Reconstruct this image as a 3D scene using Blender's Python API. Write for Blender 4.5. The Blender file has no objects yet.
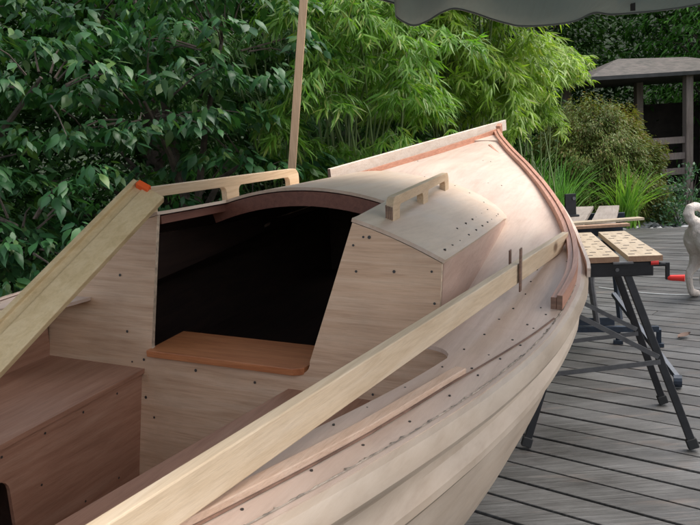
import bpy, bmesh, math, random
import numpy as np
from mathutils import Vector, Matrix, Quaternion
random.seed(7); rng = np.random.default_rng(11)
scene = bpy.context.scene
COL = scene.collection

# ------------------------------------------------------------------ camera
cam_d = bpy.data.cameras.new("Camera"); cam = bpy.data.objects.new("Camera", cam_d); COL.objects.link(cam)
cam_d.sensor_width = 36; cam_d.lens = 36*720/700; cam_d.clip_start = 0.02; cam_d.clip_end = 500
cx = Vector((0.99761658, -0.01014311, -0.06825156)); cz = Vector((0.0, -0.98913662, 0.14699914)); cy = Vector((0.06900115, 0.14664878, 0.98677909))
# columns of the camera matrix are the camera axes in the world
cam.matrix_world = Matrix(((0.99761658, 0.06900115, 0.0, 0.0),
                           (-0.01014311, 0.14664878, -0.98913662, 0.0),
                           (-0.06825156, 0.98677909, 0.14699914, 1.32),
                           (0, 0, 0, 1)))
scene.camera = cam

# ------------------------------------------------------------------ light
SUN_EL, SUN_AZ = math.radians(56), math.radians(84)     # azimuth clockwise from +Y: from the right, a little behind
w = bpy.data.worlds.new("World"); scene.world = w; w.use_nodes = True
nt = w.node_tree; nt.nodes.clear()
sky = nt.nodes.new("ShaderNodeTexSky"); sky.sky_type = 'NISHITA'; sky.sun_disc = False
sky.sun_elevation = SUN_EL; sky.sun_rotation = SUN_AZ; sky.dust_density = 4.0; sky.air_density = 1.0; sky.ozone_density = 0.6
bg = nt.nodes.new("ShaderNodeBackground"); bg.inputs[1].default_value = 0.15
out = nt.nodes.new("ShaderNodeOutputWorld")
hs = nt.nodes.new("ShaderNodeHueSaturation"); hs.inputs['Saturation'].default_value = .5      # thin cloud: a whiter sky
nt.links.new(sky.outputs[0], hs.inputs['Color']); nt.links.new(hs.outputs[0], bg.inputs[0]); nt.links.new(bg.outputs[0], out.inputs[0])
sd = bpy.data.lights.new("Sun", 'SUN'); sd.energy = .7; sd.angle = math.radians(45); sd.color = (1.0, 0.96, 0.9)
sun = bpy.data.objects.new("Sun", sd); COL.objects.link(sun)
sdir = Vector((math.sin(SUN_AZ)*math.cos(SUN_EL), math.cos(SUN_AZ)*math.cos(SUN_EL), math.sin(SUN_EL)))
sun.rotation_euler = sdir.to_track_quat('Z', 'Y').to_euler(); sun.location = sdir*20
vs = scene.view_settings
scene.display_settings.display_device = 'sRGB'
vs.view_transform = 'Standard'; vs.look = 'None'; vs.gamma = 1; vs.use_curve_mapping = False
vs.exposure = 1.24
scene.render.engine = 'CYCLES'
scene.cycles.max_bounces = 8; scene.cycles.transparent_max_bounces = 8

# ------------------------------------------------------------------ materials
def newmat(name):
    m = bpy.data.materials.new(name); m.use_nodes = True
    n = m.node_tree.nodes; l = m.node_tree.links; n.clear()
    o = n.new("ShaderNodeOutputMaterial"); p = n.new("ShaderNodeBsdfPrincipled"); l.new(p.outputs[0], o.inputs[0])
    return m, n, l, p, o
def ramp(n, stops):
    r = n.new("ShaderNodeValToRGB"); e = r.color_ramp.elements
    while len(e) < len(stops): e.new(0.5)
    for k, (pos, c) in enumerate(stops):
        e[k].position = pos; e[k].color = (*c, 1)
    return r
def noise(n, l, vec, scale, detail=4, rough=.55, dist=0):
    t = n.new("ShaderNodeTexNoise"); t.inputs['Scale'].default_value = scale; t.inputs['Detail'].default_value = detail
    t.inputs['Roughness'].default_value = rough; t.inputs['Distortion'].default_value = dist
    l.new(vec, t.inputs['Vector']); return t
def mixc(n, l, fac, a, b, mode='MIX'):
    m = n.new("ShaderNodeMix"); m.data_type = 'RGBA'; m.blend_type = mode
    if isinstance(fac, (int, float)): m.inputs[0].default_value = fac
    else: l.new(fac, m.inputs[0])
    for s, v in ((6, a), (7, b)):
        if isinstance(v, tuple): m.inputs[s].default_value = (*v, 1)
        else: l.new(v, m.inputs[s])
    return m.outputs[2]
def mapping(n, l, scale=(1, 1, 1), rot=(0, 0, 0), coord='Object'):
    tc = n.new("ShaderNodeTexCoord"); mp = n.new("ShaderNodeMapping")
    mp.inputs['Scale'].default_value = scale; mp.inputs['Rotation'].default_value = rot
    l.new(tc.outputs[coord], mp.inputs[0]); return mp.outputs[0]
def wood(name, c1, c2, c3, grain=(1.5, 26, 26), rough=.55, blotch=.5, knots=0.0, bump=.12, stain=None, rot=(0, 0, 0), fg=.6):
    m, n, l, p, o = newmat(name)
    v = mapping(n, l, grain, rot); v0 = mapping(n, l)
    g = noise(n, l, v, 2.2, 6, .62, .6)
    r = ramp(n, [(.25, c1), (.5, c2), (.75, c3)]); l.new(g.outputs[0], r.inputs[0])
    b = noise(n, l, v0, 3.0, 3)
    rb = ramp(n, [(.3, (1-blotch*.45,)*3), (.7, (1.0, 1.0, 1.0))]); l.new(b.outputs[0], rb.inputs[0])
    c = mixc(n, l, 1.0, r.outputs[0], rb.outputs[0], 'MULTIPLY')
    g3 = noise(n, l, mapping(n, l, tuple(x*3.2 for x in grain), rot), 3.1, 5, .7, .3)
    r3 = ramp(n, [(.34, (1-.26*fg, 1-.29*fg, 1-.32*fg)), (.52, (1, 1, 1)), (.72, (1+.06*fg, 1+.05*fg, 1+.04*fg))]); l.new(g3.outputs[0], r3.inputs[0])
    c = mixc(n, l, 1.0, c, r3.outputs[0], 'MULTIPLY')
    if stain:
        s = noise(n, l, mapping(n, l, (1.2, 3, 3)), 2.6, 5, .7); rs = ramp(n, [(.5, (0, 0, 0)), (.68, (1, 1, 1))]); l.new(s.outputs[0], rs.inputs[0])
        c = mixc(n, l, rs.outputs[0], c, mixc(n, l, .55, c, stain))
    if knots:
        vo = n.new("ShaderNodeTexVoronoi"); vo.inputs['Scale'].default_value = knots
        l.new(mapping(n, l, (.55, 1, 1), rot), vo.inputs['Vector'])
        rk = ramp(n, [(.035, (1, 1, 1)), (.085, (0, 0, 0))]); l.new(vo.outputs['Distance'], rk.inputs[0])
        c = mixc(n, l, rk.outputs[0], c, (c1[0]*.35, c1[1]*.3, c1[2]*.28))
    l.new(c, p.inputs['Base Color']); p.inputs['Roughness'].default_value = rough
    fine = noise(n, l, mapping(n, l, (grain[0]*6, grain[1]*5, grain[2]*5), rot), 4, 3)
    bp = n.new("ShaderNodeBump"); bp.inputs['Strength'].default_value = bump; bp.inputs['Distance'].default_value = .004
    l.new(fine.outputs[0], bp.inputs['Height']); l.new(bp.outputs[0], p.inputs['Normal'])
    return m
def plain(name, c, rough=.5, metal=0, var=.15, scale=8, bump=0, spec=.5):
    m, n, l, p, o = newmat(name)
    t = noise(n, l, mapping(n, l), scale, 5, .6)
    r = ramp(n, [(.3, tuple(x*(1-var) for x in c)), (.7, tuple(min(1, x*(1+var)) for x in c))]); l.new(t.outputs[0], r.inputs[0])
    l.new(r.outputs[0], p.inputs['Base Color']); p.inputs['Roughness'].default_value = rough; p.inputs['Metallic'].default_value = metal
    p.inputs['Specular IOR Level'].default_value = spec
    if bump:
        bp = n.new("ShaderNodeBump"); bp.inputs['Strength'].default_value = bump; bp.inputs['Distance'].default_value = .01
        l.new(t.outputs[0], bp.inputs['Height']); l.new(bp.outputs[0], p.inputs['Normal'])
    return m
def leafmat(name, cols, rough=.45, trans=.3, spec=.5, tcol=None):
    m, n, l, p, o = newmat(name)
    g = n.new("ShaderNodeNewGeometry")
    k = len(cols); r = ramp(n, [((i+.0)/(k-1), c) for i, c in enumerate(cols)])
    l.new(g.outputs['Random Per Island'], r.inputs[0])
    t = noise(n, l, mapping(n, l), 1.3, 2)
    rr = ramp(n, [(.35, (.72, .8, .75)), (.65, (1.15, 1.1, 1.0))]); l.new(t.outputs[0], rr.inputs[0])
    c = mixc(n, l, 1.0, r.outputs[0], rr.outputs[0], 'MULTIPLY')
    l.new(c, p.inputs['Base Color']); p.inputs['Roughness'].default_value = rough; p.inputs['Specular IOR Level'].default_value = spec
    tr = n.new("ShaderNodeBsdfTranslucent")
    l.new(mixc(n, l, 1.0, c, tcol or (1.5, 1.7, .7), 'MULTIPLY'), tr.inputs[0])
    mx = n.new("ShaderNodeMixShader"); mx.inputs[0].default_value = trans
    l.new(p.outputs[0], mx.inputs[1]); l.new(tr.outputs[0], mx.inputs[2]); l.new(mx.outputs[0], o.inputs[0])
    return m

M = {}
M['ply'] = wood('okoume plywood', (.46, .29, .215), (.58, .395, .305), (.67, .49, .39), (1.2, 16, 16), .5, .35, stain=(.66, .58, .50))
M['ply_side'] = wood('cabin side plywood', (.40, .25, .19), (.50, .335, .26), (.58, .415, .33), (1.2, 12, 12), .5, .35, fg=.4)  # darker than the other ply: the side's shade is in the colour
M['ply_bulk'] = wood('bulkhead plywood', (.50, .30, .17), (.66, .435, .275), (.76, .55, .375), (12, 1.0, 22), .5, .6, stain=(.50, .34, .22), knots=2.2)
M['ply_deck'] = wood('deck plywood', (.49, .345, .26), (.575, .43, .34), (.64, .50, .41), (.8, 9, 9), .45, .35, fg=.35, stain=(.60, .475, .365))
M['ply_roof'] = wood('roof plywood', (.50, .36, .255), (.585, .44, .325), (.655, .515, .395), (.8, 9, 9), .42, .3, fg=.35, stain=(.50, .42, .36))
M['hull'] = wood('primed hull', (.44, .33, .235), (.54, .425, .32), (.62, .51, .40), (.7, 6, 6), .45, .6, fg=.3, bump=.06, stain=(.56, .46, .36))
M['hull_in'] = wood('hull inside with shade', (.13, .07, .045), (.20, .11, .07), (.26, .15, .10), (1.5, 14, 14), .6, .6)  # brown darkened to carry the cabin's shade
M['shade_in'] = wood('cabin inside with shade', (.035, .018, .012), (.05, .026, .018), (.07, .035, .024), (1.5, 14, 14), .7, .6)  # near-black brown puts the interior's shade into the colour
M['seat'] = wood('red seat ply', (.30, .14, .085), (.41, .21, .13), (.49, .28, .185), (1.3, 15, 15), .5, .4)
M['mahog'] = wood('mahogany strip', (.36, .15, .09), (.50, .235, .15), (.60, .32, .21), (1.2, 40, 40), .45, .4)
M['mahog_dark'] = wood('mahogany beam', (.13, .05, .035), (.19, .075, .05), (.24, .10, .065), (1.5, 30, 30), .5, .4)
M['sill'] = wood('red cedar', (.38, .125, .045), (.52, .195, .075), (.60, .26, .11), (22, 1.6, 22), .45, .4, knots=3)
M['pine'] = wood('pine board', (.58, .42, .26), (.69, .53, .355), (.76, .61, .44), (.5, 22, 22), .5, .3, fg=.4, knots=4.5)
M['pine_y'] = wood('yellow pine', (.54, .395, .20), (.66, .505, .28), (.74, .59, .36), (.5, 18, 18), .5, .3, fg=.35, knots=3.2)
M['pine_pink'] = wood('light pine', (.62, .48, .37), (.73, .60, .49), (.79, .68, .58), (.8, 26, 26), .5, .3, knots=3.5)
M['rail'] = wood('handrail ply', (.50, .34, .20), (.62, .45, .28), (.70, .54, .36), (1.2, 26, 26), .45, .3)
M['endgrain'] = wood('end grain', (.10, .06, .045), (.22, .13, .09), (.34, .20, .14), (3, 3, 60), .7, .3)
M['screw'] = plain('screw head', (.05, .045, .04), .5, .3)
M['edge'] = plain('sawn ply edge', (.50, .38, .27), .7, 0, .35, 60, .5)
M['fairing'] = plain('torn fibre edge', (.30, .245, .19), .8, 0, .8, 38, .8)
M['orange'] = plain('orange tape', (.85, .12, .02), .45, 0, .05)
M['black'] = plain('black steel', (.018, .018, .02), .38, .2, .3, 30)
M['grey_m'] = plain('zinc bar', (.16, .16, .165), .38, .75, .2, 30)
M['blue_m'] = plain('blue black steel', (.028, .038, .055), .4, .2, .3, 30)
M['red_p'] = plain('red plastic', (.72, .035, .025), .35, 0, .05)
M['rubber'] = plain('rubber', (.02, .02, .02), .8, 0, .2)
M['jaw'] = wood('bamboo jaw', (.33, .255, .17), (.44, .35, .24), (.52, .43, .31), (30, 1.5, 30), .5, .4)
M['jaw_edge'] = wood('jaw edge', (.26, .15, .09), (.34, .20, .12), (.40, .25, .16), (30, 1.5, 30), .6, .4)
M['cradle'] = wood('cradle timber', (.16, .09, .06), (.24, .14, .10), (.30, .19, .13), (2, 12, 12), .7, .5)
M['bark'] = plain('bark', (.09, .07, .055), .9, 0, .5, 14, .8)
M['culm'] = plain('bamboo culm', (.14, .20, .06), .45, 0, .25, 6)
M['soil'] = plain('soil', (.035, .028, .02), .95, 0, .5, 3, .6)
M['stone'] = plain('dark pebble', (.07, .075, .08), .7, 0, .6, 9, .3)
M['stone_l'] = plain('pale pebble', (.38, .38, .38), .7, 0, .4, 9, .3)
M['shingle'] = plain('roof shingle', (.14, .13, .135), .85, 0, .35, 7, .6)
M['gaz'] = wood('weathered post', (.20, .15, .125), (.28, .22, .19), (.34, .28, .245), (12, 12, 1), .8, .4)
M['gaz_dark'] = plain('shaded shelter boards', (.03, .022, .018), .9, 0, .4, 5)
M['white_cord'] = plain('white cord', (.7, .7, .68), .5)

# ------------------------------------------------------------------ mesh helpers
class MB:
    def __init__(s): s.v = []; s.f = []; s.m = []; s.cur = 0
    def add(s, vs_, fs_, mi=None):
        b = len(s.v); s.v += [tuple(x) for x in vs_]; s.f += [tuple(b+i for i in f) for f in fs_]
        s.m += [s.cur if mi is None else mi]*len(fs_)
    def frame_box(s, c, ax, ay, az, hx, hy, hz, mi=None, taper=1):
        c = Vector(c); ax = Vector(ax).normalized(); ay = Vector(ay).normalized(); az = Vector(az).normalized()
        P = []
        for k in (-1, 1):
            t = taper if k > 0 else 1
            for a, b in ((-1, -1), (1, -1), (1, 1), (-1, 1)):
                P.append(c+ax*hx*a*t+ay*hy*b*t+az*hz*k)
        s.add(P, [(3, 2, 1, 0), (4, 5, 6, 7), (0, 1, 5, 4), (1, 2, 6, 5), (2, 3, 7, 6), (3, 0, 4, 7)], mi)
    def box(s, x0, x1, y0, y1, z0, z1, mi=None):
        s.frame_box(((x0+x1)/2, (y0+y1)/2, (z0+z1)/2), (1, 0, 0), (0, 1, 0), (0, 0, 1), abs(x1-x0)/2, abs(y1-y0)/2, abs(z1-z0)/2, mi)
    def bar(s, a, b, w_, h, up=(0, 0, 1), mi=None):
        a = Vector(a); b = Vector(b); d = (b-a); L = d.length; d.normalize(); up = Vector(up)
        sd_ = d.cross(up).normalized(); u2 = sd_.cross(d).normalized()
        s.frame_box((a+b)/2, d, sd_, u2, L/2, w_/2, h/2, mi)
    def tube(s, pts, rad, seg=8, mi=None, cap=True):
        pts = [Vector(p) for p in pts]; n = len(pts); rad = rad if isinstance(rad, (list, tuple)) else [rad]*n
        V = []; prev = None
        for i, p in enumerate(pts):
            d = (pts[min(i+1, n-1)]-pts[max(i-1, 0)]).normalized()
            if prev is None:
                a = d.orthogonal().normalized()
            else:
                a = (prev-d*prev.dot(d)); a = a.normalized() if a.length > 1e-6 else d.orthogonal().normalized()
            prev = a; b = d.cross(a)
            for k in range(seg):
                t = 2*math.pi*k/seg; V.append(p+(a*math.cos(t)+b*math.sin(t))*rad[i])
        F = []
        for i in range(n-1):
            for k in range(seg):
                F.append((i*seg+k, i*seg+(k+1) % seg, (i+1)*seg+(k+1) % seg, (i+1)*seg+k))
        if cap: F += [tuple(reversed(range(seg))), tuple(range((n-1)*seg, n*seg))]
        s.add(V, F, mi)
    def sweep(s, pts, prof, up=(0, 0, 1), mi=None, cap=True, capmi=None):
        """prof: closed list of (side, up) offsets, side = left of travel"""
        pts = [Vector(p) for p in pts]; n = len(pts); V = []; k = 0
        for i, p in enumerate(pts):
            d = (pts[min(i+1, n-1)]-pts[max(i-1, 0)]).normalized(); u = Vector(up)
            sd_ = u.cross(d).normalized(); u2 = d.cross(sd_).normalized()
            pr = prof(i/(n-1)) if callable(prof) else prof
            k = len(pr)
            for a, b in pr: V.append(p+sd_*a+u2*b)
        F = [(i*k+j, i*k+(j+1) % k, (i+1)*k+(j+1) % k, (i+1)*k+j) for i in range(n-1) for j in range(k)]
        s.add(V, F, mi)
        if cap: s.add([V[j] for j in range(k)], [tuple(reversed(range(k)))], capmi if capmi is not None else mi); s.add([V[(n-1)*k+j] for j in range(k)], [tuple(range(k))], capmi if capmi is not None else mi)
    def grid(s, rows, mi=None, flip=False):
        k = len(rows[0]); V = [p for r in rows for p in r]
        F = []
        for i in range(len(rows)-1):
            for j in range(k-1):
                q = (i*k+j, i*k+j+1, (i+1)*k+j+1, (i+1)*k+j)
                F.append(tuple(reversed(q)) if flip else q)
        s.add(V, F, mi)
    def disc(s, c, r, nrm=(0, 0, 1), seg=7, mi=None):
        q = Vector((0, 0, 1)).rotation_difference(Vector(nrm)); c = Vector(c)
        s.add([c+q @ Vector((r*math.cos(2*math.pi*k/seg), r*math.sin(2*math.pi*k/seg), 0)) for k in range(seg)], [tuple(range(seg))], mi)
    def build(s, name, mats, parent=None, shift=(0, 0, 0), smooth=False, bevel=0, solid=0, soff=-1, recalc=True, matrix=None, weld=False):
        me = bpy.data.meshes.new(name); sh = Vector(shift)
        me.from_pydata([Vector(v)-sh for v in s.v], [], s.f)
        if not isinstance(mats, (list, tuple)): mats = [mats]
        for m in mats: me.materials.append(m)
        me.polygons.foreach_set('material_index', s.m)
        bm = bmesh.new(); bm.from_mesh(me)
        if weld: bmesh.ops.remove_doubles(bm, verts=bm.verts, dist=1e-5)
        if recalc: bmesh.ops.recalc_face_normals(bm, faces=bm.faces)
        bm.to_mesh(me); bm.free()
        if smooth: me.shade_smooth()
        o = bpy.data.objects.new(name, me); COL.objects.link(o)
        if parent: o.parent = parent
        if matrix is not None: o.matrix_world = matrix
        if solid:
            md = o.modifiers.new('s', 'SOLIDIFY'); md.thickness = solid; md.offset = soff
        if bevel:
            md = o.modifiers.new('b', 'BEVEL'); md.width = bevel; md.segments = 2; md.limit_method = 'ANGLE'; md.angle_limit = math.radians(40)
        return o
def tag(o, label=None, cat=None, group=None, kind=None):
    if label: o['label'] = label
    if cat: o['category'] = cat
    if group: o['group'] = group
    if kind: o['kind'] = kind
    return o
def empty(name, loc, rz=0, matrix=None):
    o = bpy.data.objects.new(name, None); COL.objects.link(o); o.empty_display_size = .1
    if matrix is not None: o.matrix_world = matrix
    else: o.location = loc; o.rotation_euler = (0, 0, rz)
    return o
def poly_with_holes(outer, holes, to3d, thick_vec, name, mats, parent, shift, bevel=0):
    """a plate cut from a 2-D outline with holes, real thickness"""
    bm = bmesh.new(); es = []
    for loop in [outer]+holes:
        vv = [bm.verts.new(Vector(to3d(*p))-Vector(shift)) for p in loop]
        es += [bm.edges.new((vv[i], vv[(i+1) % len(vv)])) for i in range(len(vv))]
    r = bmesh.ops.triangle_fill(bm, use_beauty=True, use_dissolve=False, edges=es)
    fs_ = [f for f in bm.faces]
    ex = bmesh.ops.extrude_face_region(bm, geom=fs_)
    vv = [g for g in ex['geom'] if isinstance(g, bmesh.types.BMVert)]
    bmesh.ops.translate(bm, vec=Vector(thick_vec), verts=vv)
    bmesh.ops.recalc_face_normals(bm, faces=bm.faces)
    bm.normal_update()
    tv = Vector(thick_vec).normalized()
    for f in bm.faces:
        if abs(f.normal.dot(tv)) < .6 and len(mats) > 1: f.material_index = 1
    me = bpy.data.meshes.new(name); bm.to_mesh(me); bm.free()
    for m in mats: me.materials.append(m)
    o = bpy.data.objects.new(name, me); COL.objects.link(o); o.parent = parent
    return o

# ------------------------------------------------------------------ ground, deck
g = MB(); g.add([(-80, -60, -.32), (80, -60, -.32), (80, 120, -.32), (-80, 120, -.32)], [(0, 1, 2, 3)])
tag(g.build('ground', M['soil']), kind='structure')

def weathered():
    m, n, l, p, o = newmat('weathered deck board')
    ge = n.new("ShaderNodeNewGeometry")
    rot = (0, 0, math.radians(41.3))
    v = mapping(n, l, (1.4, 62, 10), rot)
    gr = noise(n, l, v, 2.0, 7, .68, .5)
    r = ramp(n, [(.24, (.024, .022, .020)), (.42, (.066, .063, .060)), (.58, (.102, .100, .096)), (.8, (.175, .174, .170))]); l.new(gr.outputs[0], r.inputs[0])
    ri = ramp(n, [(0, (.62, .60, .59)), (.5, (.92, .93, .94)), (1, (1.25, 1.26, 1.27))]); l.new(ge.outputs['Random Per Island'], ri.inputs[0])
    c = mixc(n, l, 1.0, r.outputs[0], ri.outputs[0], 'MULTIPLY')
    b = noise(n, l, mapping(n, l, (1, 2.2, 1), rot), 1.5, 6, .7); rb = ramp(n, [(.34, (.42, .40, .38)), (.5, (.85, .85, .84)), (.68, (1.25, 1.26, 1.27))]); l.new(b.outputs[0], rb.inputs[0])
    c = mixc(n, l, 1.0, c, rb.outputs[0], 'MULTIPLY')
    br = noise(n, l, mapping(n, l, (1, 5, 1), rot), 2.4, 3); rr = ramp(n, [(.58, (0, 0, 0)), (.72, (1, 1, 1))]); l.new(br.outputs[0], rr.inputs[0])
    c = mixc(n, l, rr.outputs[0], c, mixc(n, l, .22, c, (.24, .17, .13)))
    l.new(c, p.inputs['Base Color'])
    rg = ramp(n, [(.3, (.38,)*3), (.7, (.62,)*3)]); l.new(gr.outputs[0], rg.inputs[0]); l.new(rg.outputs[0], p.inputs['Roughness'])
    bp = n.new("ShaderNodeBump"); bp.inputs['Strength'].default_value = .5; bp.inputs['Distance'].default_value = .004
    l.new(gr.outputs[0], bp.inputs['Height']); l.new(bp.outputs[0], p.inputs['Normal'])
    return m
M['deckboard'] = weathered()
ang = math.radians(-41.3); D = np.array([math.cos(ang), math.sin(ang)]); N2 = np.array([-D[1], D[0]])
# deck outline as half planes n.p <= c
HP = [((-.886, .463), 2.416), ((.243, .970), .243*4.6+.970*10.14), ((-1, 0), 2.6), ((1, 0), 8.0), ((0, -1), 4.0)]
def clip_t(o):
    lo, hi = -30, 30
    for (nx, ny), c in HP:
        a = nx*D[0]+ny*D[1]; b = c-(nx*o[0]+ny*o[1])
        if abs(a) < 1e-9: continue
        if a > 0: hi = min(hi, b/a)
        else: lo = max(lo, b/a)
    return lo, hi
dk = MB(); SP = .1475
for k in range(-50, 110):
    n0 = 2.2785+k*SP; n1 = n0+SP-.014
    e = []
    for nn in (n0, n1):
        lo, hi = clip_t(N2*nn); e.append((lo, hi))
    if e[0][1]-e[0][0] < .2 or e[1][1]-e[1][0] < .2: continue
    # butt joints along the run
    cuts = [max(e[0][0], e[1][0])]; t = cuts[0]+random.uniform(2.0, 6.5)
    while t < min(e[0][1], e[1][1])-1.0: cuts.append(t); t += random.uniform(5.5, 7.5)
    for i, c0 in enumerate(cuts):
        last = i == len(cuts)-1
        ta = [e[0][0], e[1][0]] if i == 0 else [c0+.003]*2
        tb = [e[0][1], e[1][1]] if last else [cuts[i+1]-.003]*2
        dz = random.uniform(-.0035, .0); P = []
        for z in (-.035, dz):
            for (nn, tt) in ((n0, ta[0]), (n0, tb[0]), (n1, tb[1]), (n1, ta[1])):
                q = N2*nn+D*tt; P.append((q[0], q[1], z))
        dk.add(P, [(3, 2, 1, 0), (4, 5, 6, 7), (0, 1, 5, 4), (1, 2, 6, 5), (2, 3, 7, 6), (3, 0, 4, 7)])
tag(dk.build('timber_deck', M['deckboard'], bevel=.003), 'weathered grey timber deck of narrow planks', None, kind='structure')
js = MB()
for k in range(16):
    q0 = N2*-2+D*(-9+k*1.1); q1 = N2*10+D*(-9+k*1.1)
    js.bar((q0[0], q0[1], -.085), (q1[0], q1[1], -.085), .05, .09)
tag(js.build('deck_joists', M['cradle']), kind='structure')

# ------------------------------------------------------------------ boat
BO = Vector((-.32523926, 1.79553802, .81681616))
BM = Matrix(((0.41697503, -0.90852475, 0.02673196, BO.x), (0.90710514, 0.41410678, -0.07533812, BO.y), (0.05737666, 0.05566281, 0.99679966, BO.z), (0, 0, 0, 1)))
KEEL = Vector((.6, 0, -.60))
boat = empty('wooden_boat', None, matrix=BM @ Matrix.Translation(KEEL))
tag(boat, 'unfinished plywood sailing boat with open cockpit and cabin, standing on the timber deck', 'boat')
def bpart(mb, name, mats, **k): return mb.build(name, mats, boat, shift=KEEL, **k)
HBT = [(-1.75, .32), (-1.4, .44), (-1.1, .535), (-.83, .612), (-.685, .646), (-.513, .684), (-.305, .724), (-.064, .757), (.232, .787), (.404, .798), (.511, .802), (.673, .787), (.864, .754), (1.082, .704), (1.363, .628), (1.697, .526), (2.099, .385), (2.457, .238), (2.846, .09), (3.1, .012)]
_hx = np.array([a for a, b in HBT]); _hy = np.array([b for a, b in HBT])
_pf = np.polyfit(_hx, _hy, 7)
def hb(X):
    X = max(-1.75, min(3.1, X)); return max(.012, float(.5*np.polyval(_pf, X)+.5*np.interp(X, _hx, _hy)))
def zs(X): return .115+.275*(max(0, X-.1)/3.0)**1.5+.09*(max(0, .1-X)/1.2)**1.4
def sst(a, b, x): t = max(0, min(1, (x-a)/(b-a))); return t*t*(3-2*t)
def crown(X): return (.022+.075*sst(1.05, 1.9, X))*min(1, hb(X)/.5)
def zd(X, y): h = hb(X); return zs(X)+crown(X)*(1-min(1, abs(y)/h)**2)
def wr(X): return .557-.0786*(X-.05)
def wp(X): return wr(X)-.09*max(0, 1-max(0, X)/1.4)   # port half width as it shows                    # cabin half width
def cut(X):                                             # cockpit opening edge in the side deck
    c = hb(X)-.128+.053*sst(-.6, -1.0, X); r = .075; dx = -.085-X
    if dx < r: c = c-r+math.sqrt(max(0, r*r-(r-dx)**2))
    dx2 = X+1.40
    if dx2 < r: c = c-r+math.sqrt(max(0, r*r-(r-dx2)**2))
    return c
XF0, XF1 = 1.03, 1.46
def yfront(X):                                          # rounded forward end of the cabin
    t = (X-XF0)/(XF1-XF0); return .479*(1-t**2.2)**.5 if t < 1 else 0
def yi(X):
    if X < -1.40: return 0
    if X < -.085: return cut(X)
    if X < XF0: return wr(max(.05, X))-.007
    if X < XF1: return max(0, yfront(X)-.007)
    return 0
XS = sorted(set([round(-1.75+i*.05, 4) for i in range(98)]+[-1.4001, -1.3999, -1.39, -1.375, -.0851, -.0849, -.09, -.097, -.108, -.125, 1.44, 1.455, 1.46]))
# hull shell
ST = [(1.0, 0, .004), (1.0, .006, .014), (1.0, .022, .022), (1.0, .045, .024), (.998, .062, .019), (.995, .076, .006), (.992, .090, -.006), (.990, .105, -.010), (.988, .122, -.006),
      (.985, .138, .006), (.983, .152, .015), (.980, .170, .018), (.976, .186, .012), (.974, .196, -.002), (.971, .206, -.012),
      (.955, .27, -.008), (.915, .40, -.006), (.855, .53, -.004), (.785, .64, -.002), (.775, .65, -.012), (.62, .78, -.010), (.40, .91, -.006), (.385, .915, -.012), (.05, 1.0, 0)]
def zk(X):
    z = -.60
    if X > 1.3: z += .62*((X-1.3)/1.8)**2.4
    if X < -.6: z += .22*((-.6-X)/1.15)**2
    return z
def hull_rows(inset=0):
    rows = []
    for X in XS:
        if X > 3.1: continue
        h = hb(X); zt = zs(X); zb = zk(X); r = []
        st_ = min(1, h/.15)
        for (a, d, stp) in ST:
            r.append((X+.0*d, -(h*a**(1.0+.5*sst(1.2, 3, X))+stp*st_-inset*min(1, h/.1)), zt-(zt-zb)*d))
        rows.append(r)
    return rows
h_ = MB()
R = hull_rows()
for sg in (1, -1):
    h_.grid([[(x, y*sg, z) for x, y, z in r] for r in R])
h_.add([(x, y*sg, z) for sg in (1, -1) for (x, y, z) in (R[0] if sg == 1 else list(reversed(R[0])))], [tuple(range(2*len(ST)))])   # transom
hull = bpart(h_, 'hull', [M['hull']], smooth=False, weld=True)
for p in hull.data.polygons: p.use_smooth = True
hull.data.set_sharp_from_angle(angle=math.radians(28))
hull['label'] = 'pale lapped plywood hull'
hi = MB(); R2 = hull_rows(.014)
for sg in (1, -1):
    hi.grid([[(x, y*sg, z-.001+.012*(k == len(r)-1)) for k, (x, y, z) in enumerate(r)] for r in R2 if r[0][0] > -1.74 and r[0][0] < 0.0])
bpart(hi, 'cockpit_lining', M['ply'], smooth=True)
hi = MB()
for sg in (1, -1):
    hi.grid([[(x, y*sg, z-.001+.012*(k == len(r)-1)) for k, (x, y, z) in enumerate(r)] for r in R2 if r[0][0] >= 0.0 and r[0][0] < 3.0])
bpart(hi, 'cabin_shade_lining', M['shade_in'], smooth=True)  # inner hull skin darkened to stand for the cabin's shade
fb = MB(); fb.frame_box((1.5, 0, -.1), (1, 0, 0), (0, 1, 0), (0, 0, 1), .006, .42, .28)
bpart(fb, 'forward_bulkhead', M['shade_in'])

# deck skin
d_ = MB()
for sg in (1, -1):
    rows = []
    for X in XS:
        a = yi(X); b = hb(X)+.004
        if sg < 0 and -.085 <= X < XF0: a = min(a, wp(X)-.007)
        if a > b: a = b*.98
        rows.append([(X, -sg*(a+(b-a)*t), zd(X, min(a+(b-a)*t, hb(X)))+.002) for t in np.linspace(0, 1, 9)])
    d_.grid(rows, 0, flip=(sg < 0))
for sg in (-1, 1):
    rg = MB(); rows = []; X = -1.25
    while X < .50:
        o_ = hb(X)-.005; wv_ = random.choice((.0005, .0008, .001, .0015, .002, .0025, .0045, .006))*random.uniform(.5, 1.1)
        rows.append([(X, sg*(o_), zd(X, o_)+.0030), (X, sg*(o_-.5*wv_-.0008), zd(X, o_)+.0042), (X+random.uniform(-.003, .003), sg*(o_-.0012-wv_), zd(X, o_-wv_)+.0034)])
        X += random.uniform(.003, .010)
    rg.grid(rows, flip=(sg < 0)); bpart(rg, 'torn_cloth_edge', M['fairing'])
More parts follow.
